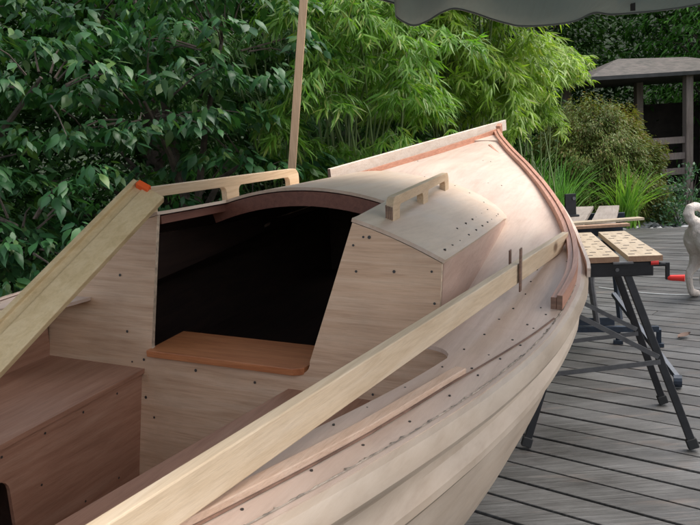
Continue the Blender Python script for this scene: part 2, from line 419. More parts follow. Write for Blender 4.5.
# countersunk screws, as dark dots in the skin
def dots(mb, pts, r=.0023, mi=1):
    for X, y in pts:
        mb.disc((X+random.uniform(-.018, .018), y+random.uniform(-.005, .005), zd(X, y)+.0035), r*random.uniform(.8, 1.2), mi=mi)
P_ = []
X = -1.3
while X < 2.9:
    for sg in (-1, 1):
        P_.append((X, sg*(hb(X)-.035)))
        if -.62 < X < -.2: P_.append((X+.03, sg*(cut(X)+.018)))
        if -.2 < X < .9: P_.append((X+.03, sg*(hb(X)-.12)))
        if X < .25: P_.append((X+.045, sg*(hb(X)-.058)))
    X += .118
for yy in (-.5, -.42, .42, .5): P_.append((1.6, yy*.7)); P_.append((2.05, yy*.4))
dots(d_, P_)
# screws; the ragged cloth edge is one jagged strip along each sheer
deck = bpart(d_, 'deck_skin', [M['ply_deck'], M['screw'], M['shade_in']], solid=.009, soff=-1, recalc=False)
deck.modifiers['s'].material_offset = 2
# scarf seam on the starboard side deck
def seam(X): return float(np.interp(X, [-1.3, -.9, -.7, -.56, -.272, .212], [.43, .545, .592, .622, .673, .776]))
s_ = MB()
for sg in (-1, 1):
    pts = [(X, sg*seam(X), zd(X, seam(X))+.0032) for X in np.linspace(-1.3, .215, 50)]
    s_.sweep(pts, [(-.0022, 0), (.0022, 0), (.0022, .0012), (-.0022, .0012)])
bpart(s_, 'deck_seam', M['endgrain'])
# roof
def zc(X): return .412-.03*max(0, X)/1.03-(.06*max(0, X-1.03)/.43)
def kk(X): return .46+.30*min(1.0, max(0, X-.05)/.98)
def y0(X): return -.045*max(0, 1-max(0, X)/1.5)
def zr(X, y): return zc(X)-kk(X)*(y-y0(X))**2
def rw(X): return wr(max(.05, X)) if X < XF0 else yfront(X)
def rake(z): return .2*z
rf = MB(); HX = .40
def slot(side, X):                                   # half width of the hatch slot, port (+1) and starboard (-1)
    t = max(0, min(1, (X-.07)/(HX-.07)))
    return .240+.0*t if side > 0 else .330-.045*t
Xr = [0.0]+list(np.linspace(.115, HX, 6))
for sg in (1, -1):                                   # beside the hatch slot
    rows = []
    for X in Xr:
        ya = slot(-sg, X); yb = (rw(X)+.004 if sg > 0 else min(rw(X), wp(X))+.004)
        rows.append([((X if X > 0 else rake(zr(.07, -sg*y))-.008), -sg*y, zr(max(X, .05), -sg*y)) for y in np.linspace(ya, yb, 10)])
    rf.grid(rows, flip=(sg < 0))
rows = []
for X in list(np.linspace(HX, XF0, 10))+[1.1, 1.17, 1.24, 1.3, 1.35, 1.39, 1.42, 1.44, 1.455]:
    w2 = rw(X)+.004; w1 = min(rw(X), wp(X))+.004 if X < XF0 else w2
    rows.append([(X, (w1 if t > 0 else w2)*t, max(zr(X, (w1 if t > 0 else w2)*t), zd(X, w2*t)+.006 if X > 1.0 else 0)) for t in np.linspace(1, -1, 31)])
rf.grid(rows)
for i in range(9):                                   # screws round the roof edge
    X = .12+i*.11
    for sg in (-1, 1):
        for o_ in (.018, .05):
            if o_ > .03 and i < 3: continue
            y = sg*((rw(X) if sg < 0 else wp(X))-o_); rf.disc((X+random.uniform(-.02, .02), y, zr(X, y)+.0014), .0032, mi=1)
for i in range(14):
    t = i/13; y = -.46+.92*t; X = XF0+.30*(1-(abs(y)/.48)**2.2)-.02
    rf.disc((X, y, zr(X, y)+.0014), .0032, mi=1)
roof = bpart(rf, 'cabin_roof', [M['ply_roof'], M['screw'], M['shade_in']], solid=.009, soff=-1, recalc=False, weld=True)
roof.modifiers['s'].material_offset = 2
# cabin sides (wrap around the rounded front)
cs = MB()
for sg in (1, -1):
    rows = []
    for X in [.065]+list(np.linspace(.13, XF0, 12))+[1.1, 1.17, 1.24, 1.3, 1.35, 1.39, 1.42, 1.44, 1.455]:
        y = (rw(X) if sg > 0 or X >= XF0 else wp(X))-.002; top = max(zr(X, -sg*y), zd(X, y)+.006)-.009
        rows.append([(X, -sg*y, top-(top-(zd(X, y)-.02))*t) for t in (0, .5, 1)])
    rows[0] = [(rake(z)+.006, y, z) for x, y, z in rows[0]]
    cs.grid(rows, flip=(sg < 0))
cso = bpart(cs, 'cabin_side', [M['ply_side'], M['shade_in']], solid=.009, soff=-1, recalc=False); cso.modifiers['s'].material_offset = 1
# roof beam across the front of the hatch slot and the side carlins
b_ = MB(); pr = [(-.012, -.043), (.012, -.043), (.012, 0), (-.012, 0)]
b_.sweep([(HX+.012, y, zr(HX, y)-.0125) for y in np.linspace(.30, -.345, 17)], pr)
bpart(b_, 'hatch_beam', M['mahog_dark'])
for sg in (1, -1):
    c_ = MB(); c_.sweep([(X, sg*(slot(sg, X)+.016), zr(X, sg*slot(sg, X))-.0135) for X in np.linspace(.09, HX, 6)], [(-.01, -.022), (.01, -.022), (.01, 0), (-.01, 0)])
    bpart(c_, 'carlin', M['mahog_dark'])

# main bulkhead with the companionway cut out
def arc2(cx_, cy_, r, a0, a1, n=6): return [(cx_+r*math.cos(math.radians(a0+(a1-a0)*i/n)), cy_+r*math.sin(math.radians(a0+(a1-a0)*i/n))) for i in range(n+1)]
def rt(y): return zr(.07, y)-.0095
# outer outline, one closed U shape: (y, z)
rr_ = .03
def hull_yz(X):
    zt = zs(X); zb = zk(X); return [(hb(X)*a-.016, zt-(zt-zb)*d) for a, d, s in ST if .02 < d < .9]
def side_outline(sg, ys):
    q = [(y, rt(y)) for y in ys]; w_ = abs(ys[-1])
    q += ([(sg*w_, zd(.03, w_)-.002)] if sg < 0 else [(.50, .255), (.565, zd(.03, .565)-.004)])+[(sg*y, zd(.03, y)-.012) for y in (.60, .66, .72)]
    return q+[(sg*y, z) for y, z in hull_yz(0.0)]+[(sg*.30, -.52)]
left = side_outline(1, [.240, .29, .34, .40, .462]); right = list(reversed(side_outline(-1, [-.330, -.38, -.43, -.49, -.552])))
outer = left+right+[(-.283, .2)]+arc2(-.232+.026, .022, .026, 170, 262, 5)+arc2(.246-.024, .022, .024, 278, 362, 5)+[(.243, .2)]
bulk = poly_with_holes(outer, [], lambda y, z: (rake(z)-.006, y, z), (.012, 0, 0), 'main_bulkhead', [M['ply_bulk'], M['edge']], boat, KEEL)
dt = MB()
for (y, z) in [(-.36, .33), (-.335, .31), (-.345, .25), (-.375, .33), (-.44, .255), (-.53, .26), (-.54, .19), (-.47, .10), (-.40, -.03), (.31, -.03), (.27, -.02), (.36, .2), (.33, .05), (.30, -.07), (.4, .24), (.33, -.16), (.23, -.17), (.1, -.03), (-.08, -.04), (-.30, .0), (.26, -.12), (.05, -.2)]:
    dt = MB(); dt.disc((rake(z)-.0075, y, z), random.uniform(.0025, .0045), (-1, 0, .2)); bpart(dt, 'screw_plug', M['screw'])
# sill board lying in the companionway
sl = MB(); sl.add([(-.022, .25, .012), (-.022, -.195, .012), (-.006, -.218, .012), (.02, -.222, .012), (.15, -.235, .012), (.15, .255, .012),
                   (-.022, .25, -.006), (-.022, -.195, -.006), (-.006, -.218, -.006), (.02, -.222, -.006), (.15, -.235, -.006), (.15, .255, -.006)],
                  [(0, 1, 2, 3, 4, 5), (11, 10, 9, 8, 7, 6)]+[(i, (i+1) % 6, (i+1) % 6+6, i+6) for i in range(6)])
bpart(sl, 'sill_board', M['sill'], bevel=.0015)
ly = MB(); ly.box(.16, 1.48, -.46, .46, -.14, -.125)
bpart(ly, 'berth_panel', M['shade_in'])

# cockpit: seats, fronts, backs, sole
SZ = -.05
def seat(sg, yin):
    s = MB(); rows = []
    for X in np.linspace(-1.40, -.009, 20):
        yo = cut(X)-.004 if X < -.18 else cut(-.18)-.004-(X+.18)*0
        ya = yin+(.15*X if sg < 0 else 0); rows.append([(X, sg*(ya+(yo-ya)*t), SZ) for t in (0, .25, .5, .75, 1)])
    s.grid(rows, flip=(sg < 0)); o = bpart(s, 'seat', M['seat'], solid=.012, soff=0)
    bk = MB(); rows = []
    for X in np.linspace(-1.38, -.009, 24):
        yo = cut(X) if X < -.18 else cut(-.18)
        rows.append([(X, sg*yo, SZ-.01), (X, sg*yo, zd(X, yo)-.012)])
    bk.grid(rows); bpart(bk, 'seat_back', M['seat'], solid=.009, soff=0)
seat(1, .268); seat(-1, .178)
for sg in (1,):
    iw = MB(); iw.sweep([(X, sg*(cut(X)-.008), zd(X, cut(X))-.052) for X in np.linspace(-1.32, -.18, 26)]+[(-.012, sg*(cut(-.18)-.008), zd(-.05, cut(-.18))-.052)], [(-.007, 0), (.007, 0), (.007, .05), (-.007, .05)])
    bpart(iw, 'inwale', M['pine_y'])
def rrect(x0, x1, z0, z1, r):
    return arc2(x1-r, z1-r, r, 0, 90, 4)+arc2(x0+r, z1-r, r, 90, 180, 4)+arc2(x0+r, z0+r, r, 180, 270, 4)+arc2(x1-r, z0+r, r, 270, 360, 4)
poly_with_holes([(-1.4, -.46), (-.008, -.46), (-.008, SZ-.007), (-1.4, SZ-.007)], [rrect(-1.0, -.472, -.37, -.128, .03)], lambda x, z: (x, .276, z), (0, .01, 0), 'seat_front', [M['seat']], boat, KEEL)
poly_with_holes([(-1.4, -.46), (-.008, -.46), (-.008, SZ-.007), (-1.4, SZ-.007)], [], lambda x, z: (x, -.196-.15*x, z), (0, .01, 0), 'seat_front', [M['seat']], boat, KEEL)
dt = MB()
for X in (-.12, -.24, -.36, -.48):
    for c_ in ((X, .2745, -.075), (X-.03, .2745, -.19 if X < -.3 else -.3)):
        dt = MB(); dt.disc(c_, .0033, (0, -1, 0)); bpart(dt, 'screw_plug', M['screw'])
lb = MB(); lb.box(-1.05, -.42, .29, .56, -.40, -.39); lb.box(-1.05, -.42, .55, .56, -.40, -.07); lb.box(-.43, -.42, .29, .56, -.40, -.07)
bpart(lb, 'locker_lining', M['shade_in'])
fl = MB(); fl.box(-1.4, -.008, -.28, .28, -.47, -.455); bpart(fl, 'cockpit_sole', M['seat'])
ab = MB(); ab.box(-1.412, -1.40, -.34, .34, -.5, zd(-1.4, .3)-.012); bpart(ab, 'aft_bulkhead', M['ply_bulk'])
# fillet battens at the bulkhead corners
fi = MB(); fi.box(-.022, -.009, .255, .268, -.45, -.058); bpart(fi, 'corner_cleat', M['ply_bulk'])

# handrails
def handrail(sg):
    a = Vector((.19, -.387, 0)) if sg < 0 else Vector((.035, .268, 0)); b = Vector((.985, -.298, 0)) if sg < 0 else Vector((.905, .252, 0)); L = (b-a).length; d = (b-a)/L
    H = .062 if sg < 0 else .074
    outer = arc2(L-.03, H-.03, .03, 0, 90, 5) if False else []
    outer = [(0, 0), (L, 0)]+arc2(L-.035, H-.035, .035, 0, 90, 5)+arc2(.035, H-.035, .035, 90, 180, 5)
    HS = .037 if sg < 0 else .046; fw = .07; gap = (L-3*fw)/2
    loops = []
    def to3(s, z):
        p = a+d*s; return (p.x, p.y-sg*0, z+zr(p.x, p.y)-.002)
    # outline that goes down at the feet and up over the two slots
    ol = []
    NS = 5
    bot = [(0, 0), (fw, 0)]
    for k in range(2):
        x0 = fw+k*(fw+gap); x1 = x0+gap
        bot += [(x0, .0)]+arc2(x0+.018, HS-.018, .018, 180, 90, 4)+arc2(x1-.018, HS-.018, .018, 90, 0, 4)+[(x1, 0), (x1+fw, 0)]
    seen = []
    for p in bot:
        if not seen or (abs(p[0]-seen[-1][0]) > 1e-5 or abs(p[1]-seen[-1][1]) > 1e-5): seen.append(p)
    top = arc2(L-.034, H-.034, .034, 0, 90, 5)+arc2(.034, H-.034, .034, 90, 180, 5)
    ol = seen+top
    t = Vector((0, 0, 1)).cross(d)*.02
    o = poly_with_holes(ol, [], to3, t, 'handrail', [M['rail'], M['rail']], boat, KEEL)
    md = o.modifiers.new('b', 'BEVEL'); md.width = .003; md.segments = 2; md.limit_method = 'ANGLE'
    # laminated end grain facing aft
    e = MB()
    for q in range(4):
        pp = a-d*.0012+Vector((0, 0, 1)).cross(d)*(.003+q*.005); zb = zr(pp.x, pp.y)
        e.frame_box((pp.x, pp.y, zb+.018), d, Vector((0, 0, 1)).cross(d), (0, 0, 1), .0008, .0016, .016)
    el = e.build('laminate_stripe', M['endgrain'], o, shift=KEEL)
handrail(-1); handrail(1)

# toe rails (laminated mahogany) along the forward sheer
for sg in (-1, 1):
    x_end = .283 if sg < 0 else .3
    t_ = MB(); Xs_ = np.linspace(3.06, x_end, 46)
    pts = [(X, sg*max(.004, hb(X)-.022), zs(X)+.004) for X in Xs_]
    s = -sg
    t_.sweep(pts, lambda t: [(-.013-.004*(1-t), 0), (.000, 0), (.000, .030+.005*(1-t)), (-.013-.004*(1-t), .030+.005*(1-t))], mi=0, capmi=1)
    t_.sweep([(x, y, z) for x, y, z in pts], lambda t: [(.0015, 0), (.015+.003*(1-t), 0), (.015+.003*(1-t), .036+.005*(1-t)), (.0015, .036+.005*(1-t))], mi=0, capmi=1)
    bpart(t_, 'toe_rail', [M['mahog'], M['endgrain']])
    o_ = MB(); Xs_ = np.linspace(3.09, .62, 40)
    pts = [(X, sg*(hb(X)+.012+(.012*sst(.95, .6, X))), zs(X)-.002+.006*sst(.9, .6, X)) for X in Xs_]
    o_.sweep(pts, [(-.005, -.014), (.005, -.014), (.005, .012), (-.005, .012)])
    bpart(o_, 'rubbing_strip', M['pine_pink'])
k_ = MB(); k_.frame_box((3.16, 0, .385), (1, 0, .25), (0, 1, 0), (-.25, 0, 1), .030, .014, .068)
k_.tube([(3.13, 0, .36), (3.12, 0, .15), (3.06, 0, -.1)], [.016, .014, .012])
bpart(k_, 'stem_post', M['mahog'], bevel=.003)
# breasthook wedge and loose offcut on the foredeck
br = MB(); br.add([(3.07, .02, .402), (3.07, -.02, .402), (2.78, -.085, .377), (2.80, .085, .377), (3.07, .02, .39), (3.07, -.02, .39), (2.78, -.085, .36), (2.80, .085, .36)], [(0, 1, 2, 3), (7, 6, 5, 4), (0, 4, 5, 1), (1, 5, 6, 2), (2, 6, 7, 3), (3, 7, 4, 0)])
bpart(br, 'breasthook', M['ply_deck'])
# locating pegs that hold the long board
for (x, y, hgt) in ((.565, -.600, .062), (.34, -.6725, .112)):
    p = MB(); zb = zd(x, y)+(.002 if y > -.65 else .020); p.box(x-.010, x+.010, y-.002, y+.002, zb, zb+hgt)
    bpart(p, 'peg', M['endgrain'])

def boat_thing(mb, name, mats, c, **k):
    c = Vector(c); return mb.build(name, mats, None, shift=c, matrix=BM @ Matrix.Translation(c), **k)
# long board on edge over the starboard side deck
A = Vector((.90, -.708, .2)); B_ = Vector((-1.30, -.507, .275)); A.z -= .0275; B_.z -= .0275
def bprof(t): return [(-.010, -.0245 if t > .09 else .006-.0305*t/.09), (.010, -.0245 if t > .09 else .006-.0305*t/.09), (.010, .0275), (-.010, .0275)]
m1 = MB(); m1.sweep([A+(B_-A)*t for t in (0, .045, .09, .2, .4, .6, .8, 1)], bprof)
tag(boat_thing(m1, 'timber_board', M['pine'], (A+B_)/2, bevel=.002), 'long pale pine board standing on edge along the near side deck of the boat', 'board')
# board at the port bow
A = Vector((1.84, .575, .272)); B_ = Vector((3.38, .012, .437))
m1 = MB(); m1.sweep([A+(B_-A)*t for t in np.linspace(0, 1, 6)], [(-.010, -.034), (.010, -.034), (.010, .034), (-.010, .034)], capmi=1)
tag(boat_thing(m1, 'timber_board', [M['pine_pink'], M['endgrain']], (A+B_)/2, bevel=.002), 'whitish board along the far side of the bow, its sawn end beside the cabin roof', 'board')
# thin batten lying along the side deck
m1 = MB(); pts = []
for X in np.linspace(-.225, -1.28, 24):
    y = -(seam(X)-.0135); pts.append((X, y, zd(X, y)+.0085))
m1.sweep(pts, lambda t: [(-.011, -.005), (.011, -.005), (.011, .006), (-.011, .006)])
tag(boat_thing(m1, 'wooden_batten', M['mahog_l'] if 'mahog_l' in M else wood('pale mahogany', (.58, .38, .26), (.68, .48, .35), (.74, .56, .43), (1.5, 40, 40)), pts[8], bevel=.0015), 'thin pinkish batten lying flat on the near side deck beside the rough edge', 'batten')
# small offcut
m1 = MB(); m1.bar((2.62, -.062, .362), (2.1, -.30, .283), .012, .005)
tag(boat_thing(m1, 'wood_offcut', M['mahog'], (2.4, -.15, .33)), 'thin brown offcut stick lying on the foredeck by the bow', 'stick')

# channelled timber leaning from the cabin roof down over the cockpit
c0 = Vector((0.01, .213, .438)); c1 = Vector((-.76, .309, -.018))
tb = MB()
prof = [(-.046, -.014), (.046, -.014), (.046, .008), (-.012, .008), (-.015, .001), (-.032, .001), (-.034, .014), (-.046, .014)]
sweep_pts = [c0+(c1-c0)*t for t in np.linspace(0, 1, 8)]
dd = (c1-c0).normalized(); wv = Vector((0, -.82, -.57)); wv = (wv-dd*wv.dot(dd)).normalized(); UPV = dd.cross(wv)
tb.sweep(sweep_pts, prof, up=UPV)
tim = boat_thing(tb, 'timber_plank', M['pine_y'], (c0+c1)/2, bevel=.002)
tag(tim, 'yellowish grooved plank leaning from the cabin roof over the cockpit, orange mark on its end', 'plank')
tp = MB()
tp.sweep([c0-dd*.004, c0+dd*.012], [(-.030, -.004), (.004, -.004), (.004, .0175), (-.030, .0175)], up=UPV)
t2 = tp.build('orange_tape', M['orange'], tim, shift=(c0+c1)/2)

# ------------------------------------------------------------------ boat cradle
for i, X in enumerate((1.95, -.75)):
    c = BM @ Vector((X, 0, zk(X))); ztop = c.z-.01
    ax = Vector((-.9085, .4141, 0)).normalized(); fx = Vector((.4141, .9085, 0)).normalized()
    r = empty('boat_trestle', (c.x, c.y, 0), math.atan2(fx.y, fx.x))
    tag(r, 'dark brown timber trestle under the bow of the boat' if i == 0 else 'dark brown timber trestle under the cockpit end of the boat', 'trestle', 'trestles under the boat')
    hw = .42 if i == 0 else .34
    b = MB(); b.box(-.045, .045, -hw, hw, ztop-.07, ztop); b.build('crossbeam', M['cradle'], r, bevel=.004)
    for s in (-1, 1):
        for q in (-1, 1):
            b = MB(); b.bar((0, s*(hw-.06), ztop-.04), (q*.16, s*(hw-.01), .022), .045, .06, up=(1, 0, .01)); b.build('leg', M['cradle'], r)
        b = MB(); b.bar((0, s*(hw-.05), .0125), (0, s*(hw-.05)+.001, .0125), .01, .01)
        b = MB(); b.box(-.2, .2, s*(hw-.01)-.035, s*(hw-.01)+.035, 0.001, .028); b.build('foot', M['cradle'], r)
        ch = MB(); y0 = s*(hw-.10); p0 = Vector((0, y0, ztop)); ch.add([(-.03, y0-s*.04, ztop), (.03, y0-s*.04, ztop), (.03, y0+s*.09, ztop), (-.03, y0+s*.09, ztop), (-.03, y0+s*.09, ztop+.13), (.03, y0+s*.09, ztop+.13)], [(3, 2, 1, 0), (0, 1, 5, 4), (2, 3, 4, 5), (0, 4, 3), (1, 2, 5)])
        ch.build('chock', M['cradle'], r)

# ------------------------------------------------------------------ pole and tarpaulin
pl = MB(); pl.bar((-.475, 4.0, 0.0), (-.09, 4.0, 2.55), .042, .034, up=(0, 1, 0))
po = pl.build('support_pole', M['gaz'], None, shift=(-.475, 4, 0), bevel=.002, matrix=Matrix.Translation((-.475, 4, 0)))
po.data.materials[0] = wood('pole pine', (.34, .215, .12), (.46, .31, .18), (.54, .39, .25), (30, 30, 1), .6, .4)
tag(po, 'square timber pole leaning slightly in front of the foliage beyond the cabin', 'pole')
def tarp():
    m, n, l, p, o = newmat('tarpaulin')
    t = noise(n, l, mapping(n, l), 2.5, 5, .6); r = ramp(n, [(.3, (.20, .24, .23)), (.7, (.29, .335, .32))]); l.new(t.outputs[0], r.inputs[0])
    l.new(r.outputs[0], p.inputs['Base Color']); p.inputs['Roughness'].default_value = .85
    tr = n.new("ShaderNodeBsdfTranslucent"); tr.inputs[0].default_value = (.20, .26, .25, 1)
    mx = n.new("ShaderNodeMixShader"); mx.inputs[0].default_value = .45
    l.new(p.outputs[0], mx.inputs[1]); l.new(tr.outputs[0], mx.inputs[2]); l.new(mx.outputs[0], o.inputs[0])
    fn = noise(n, l, mapping(n, l, (3, 1, 1)), 3.5, 3, .5); bp = n.new("ShaderNodeBump"); bp.inputs['Strength'].default_value = .5; bp.inputs['Distance'].default_value = .05
    l.new(fn.outputs[0], bp.inputs['Height']); l.new(bp.outputs[0], p.inputs['Normal'])
    return m
M['tarp'] = tarp()
EX = [(-1.9, 2.9, 2.55), (-.6, 3.9, 2.42), (.30, 4.3, 2.19), (.36, 4.3, 2.10), (.42, 4.3, 2.055), (.47, 4.3, 2.040), (.54, 4.3, 2.06), (.62, 4.3, 2.10), (.70, 4.3, 2.117), (.80, 4.3, 2.09), (.90, 4.3, 2.05), (1.0, 4.3, 2.015), (1.08, 4.3, 1.995), (1.22, 4.3, 1.99), (1.38, 4.3, 2.0), (1.5, 4.3, 2.04), (1.6, 4.3, 2.025), (1.75, 4.3, 2.025), (1.9, 4.3, 2.03), (2.12, 4.3, 2.05), (2.6, 4.3, 2.13), (3.2, 4.3, 2.3)]
ex = np.array([e for e in EX])
ex[2:, 0] *= 2.5/4.3; ex[2:, 1] = 2.5; ex[2:, 2] = 1.32+(ex[2:, 2]-1.32)*2.5/4.3
ex[0] = (-2.2, 1.5, 2.05); ex[1] = (-.7, 2.1, 1.96); ss = np.linspace(0, len(EX)-1, 127)
def cr(P, s):
    i = int(min(len(P)-2, max(0, math.floor(s)))); t = s-i; p0 = P[max(0, i-1)]; p1 = P[i]; p2 = P[i+1]; p3 = P[min(len(P)-1, i+2)]
    return .5*((2*p1)+(-p0+p2)*t+(2*p0-5*p1+4*p2-p3)*t*t+(-p0+3*p1-3*p2+p3)*t**3)
ta = MB(); rows = []
edge = [cr(ex, s) for s in ss]
for j, v in enumerate([0, .004, .008, .02, .04, .07, .1, .15, .2, .3, .4, .5, .6, .7, .8, .9, 1]):
    row = []
    for i, e in enumerate(edge):
        y = e[1]*(1-v)+.75*v
        flat = 2.00+.14*math.sin(v*3.1)+.02*math.sin(e[0]*4+v*9)
        k = min(1, v/.28); k = k*k*(3-2*k)
        z = e[2]*(1-k)+flat*k+.016*math.sin(e[0]*9+v*22+math.sin(e[0]*23))*min(1, v*10)+.012*math.sin(e[0]*17+v*30)*(1-k)*min(1, v*12)
        if j == 0: z -= .0
        row.append((e[0]+(v*.2*(e[0]-1)), y, z))
    rows.append(row)
ta.grid(rows)
tarpo = ta.build('tarpaulin', M['tarp'], None, smooth=True, solid=.0015)
tag(tarpo, 'grey green tarpaulin stretched overhead with a scalloped lower edge', 'tarpaulin')
hm = MB(); hm.sweep([Vector(e)-Vector((0, 0, .004)) for e in edge], [(-.002, -.003), (.002, -.003), (.002, .003), (-.002, .003)])
hm.build('hem', plain('tarp hem', (.14, .16, .155), .7), tarpo)
stp = MB(); stp.box(.965, .98, 2.42, 2.425, 1.72, 1.9); stp.build('strap', M['rubber'], tarpo)

# ------------------------------------------------------------------ workbenches
def bench(loc, rz, label, metal, jawlen=.88):
    r = empty('folding_workbench', loc, rz)
    tag(r, label, 'workbench', 'folding workbenches on the deck')
    T = .80
    for (x0, x1) in ((-.065, .068), (.105, .240)):                     # two jaws with rows of peg holes
        j = MB(); j.box(x0, x1, .07, .07+jawlen, T-.002, T+.022, 0)
        for q in range(9):
            for pz in (.25, .75):
                j.frame_box((x0+(x1-x0)*pz+(.012 if q % 2 else -.012), .13+q*(jawlen-.12)/8.6, T+.0225), (1, 0, 0), (0, 1, 0), (0, 0, 1), .013, .005, .0006, 2)
        o = j.build('jaw', [M['jaw'], M['jaw_edge'], M['black']], r, bevel=0)
        for p in o.data.polygons:
            if abs(p.normal.y) > .9 and p.area > .001: p.material_index = 1
    for v in (.10, .07+jawlen-.12):
        b = MB(); b.box(-.16, .205, v-.02, v+.02, T-.065, T-.006); b.build('crossbeam', metal, r, bevel=.003)
        b = MB(); b.box(.04, .12, v-.055, v-.01, T-.006, T+.001); b.build('slide_plate', M['grey_m'], r)
        for xx in (-.1, .06):
            b = MB(); b.tube([(xx, v-.026, T-.035), (xx, v-.019, T-.035)], .008, 10); b.build('bolt', M['grey_m'], r)
    for v0, v1 in ((.0, .10), (.545, .50)):
        for s in (-1, 1):
            a = Vector((s*.10, v1, T-.05)); f_ = Vector((s*.34, v0, .02))
            b = MB(); b.bar(a, f_, .032, .024, up=(0, 1, 0)); lg = b.build('leg', metal, r, bevel=.003)
            b = MB(); dn = (f_-a).normalized(); b.bar(f_-dn*.03, f_+dn*.012, .044, .034, up=(0, 1, 0)); b.build('rubber_foot', M['rubber'], lg, bevel=.004)
        def on(s, z): return Vector((s*(.10+.24*(1-z/.75)), v0+(v1-v0)*z/.75-.02, z))
        b = MB(); b.bar(on(-1, .60), on(1, .395), .006, .02, up=(0, 0, 1)); b.build('brace', M['grey_m'], r)
        b = MB(); b.bar(on(-1, .325), on(1, .375), .006, .02, up=(0, 0, 1)); b.build('brace', M['grey_m'], r)
    return r
T = .80
bn = bench((1.05, 2.93, 0), math.atan2(-.20, .98), 'black folding workbench with slotted wooden jaws and red crank, beside the bow', M['black'])
c = MB(); c.tube([(.20, .10, T-.02), (.262, .09, T-.02)], .009, 10); c.bar((.262, .09, T-.012), (.262, .09, T-.085), .016, .016, up=(0, 1, 0))
cr_ = c.build('crank', M['black'], bn, bevel=.002)
c = MB(); c.tube([(.265, .09, T-.078), (.275, .085, T-.078), (.325, .07, T-.078)], [.010, .012, .0145], 12); c.build('crank_handle', M['red_p'], cr_, smooth=False)
c = MB(); c.tube([(.195, .08, T-.008), (.225, .075, T-.008)], [.012, .010], 10); c.build('screw_collar', M['red_p'], bn)
# second bench behind, blue black
T2 = .80
r = empty('folding_workbench', (1.50, 4.35, 0), math.radians(-22))
tag(r, 'dark blue folding workbench behind the first one, mostly hidden', 'workbench', 'folding workbenches on the deck')
for x0, x1 in ((-.20, -.06), (-.02, .12)):
    j = MB(); j.box(x0, x1, -.12, 1.05, T2, T2+.022); j.build('jaw', [wood('grey jaw', (.20, .16, .13), (.29, .24, .20), (.36, .31, .27), (30, 1.5, 30))], r)
for v in (.02, .75):
    b = MB(); b.box(-.24, .16, v-.02, v+.02, T2-.07, T2-.003); b.build('crossbeam', M['blue_m'], r)
b = MB(); b.tube([(-.04, .02, T2-.07), (-.03, .05, .42), (0, .09, .16)], [.03, .022, .018], 8); b.tube([(-.16, .02, T2-.07), (-.04, .05, .45)], .016, 8); b.build('column', M['grey_m'], r)
b = MB(); b.bar((-.42, .08, .115), (.36, .18, .115), .03, .035); b.bar((-.30, .10, .16), (.10, .17, .16), .012, .05); b.build('cross_rail', M['blue_m'], r)
for xx, yy in ((-.42, .05), (.12, .22), (.36, .18)):
    b = MB(); b.bar((xx, yy, .115), (xx, yy+.02, .012), .03, .03, up=(0, 1, 0)); b.bar((xx-.03, yy, .012), (xx+.03, yy, .012), .04, .022); b.build('foot', M['blue_m'], r)
b = MB(); b.bar((.1, .06, .36), (.43, -.60, .05), .024, .024); b.tube([(.41, -.61, .035), (.45, -.61, .035)], .032, 12); b.build('leg', M['blue_m'], r)
b = MB(); b.bar((-.02, .7, T2-.05), (-.32, .8, .02), .028, .028); b.build('leg', M['blue_m'], r)
b = MB(); b.bar((.06, .7, T2-.05), (.12, .8, .02), .028, .028); b.build('leg', M['blue_m'], r)
b = MB(); b.bar((-.08, .0, T2-.05), (-.40, .06, .12), .026, .026); b.build('leg', M['blue_m'], r)
# clamp standing upright on the second bench and loose slats
cl = MB(); cl.box(-.035, .035, -.012, .012, 0, .15); cl.box(-.05, .05, -.03, .03, 0, .012)
co = cl.build('clamp_bracket', M['black'], None, bevel=.002, matrix=Matrix.Translation((1.47, 4.72, T2+.022)))
tag(co, 'black upright metal bracket at the far end of the workbenches', 'bracket')
bt = MB(); bt.tube([(.02, -.012, .12), (.02, -.022, .12)], .011, 10); bt.build('bolt', M['grey_m'], co)
sl_ = MB(); sl_.bar((-.26, .0, 0), (.26, .0, 0), .075, .014)
so = sl_.build('wooden_strip', M['jaw'], None, bevel=.001, matrix=Matrix.Translation((1.44, 4.13, T2+.045)) @ Matrix.Rotation(math.radians(2), 4, 'Z'))
tag(so, 'thin pale wooden slat laid across the workbench tops, the longer one', 'slat')
sl_ = MB(); sl_.bar((-.21, .0, 0), (.21, .0, 0), .06, .016)
so = sl_.build('wooden_strip', M['jaw_edge'], None, bevel=.001, matrix=Matrix.Translation((1.36, 4.02, T2+.032)) @ Matrix.Rotation(math.radians(-6), 4, 'Z'))
tag(so, 'shorter brownish slat lying just in front of the pale slat on the workbench', 'slat')

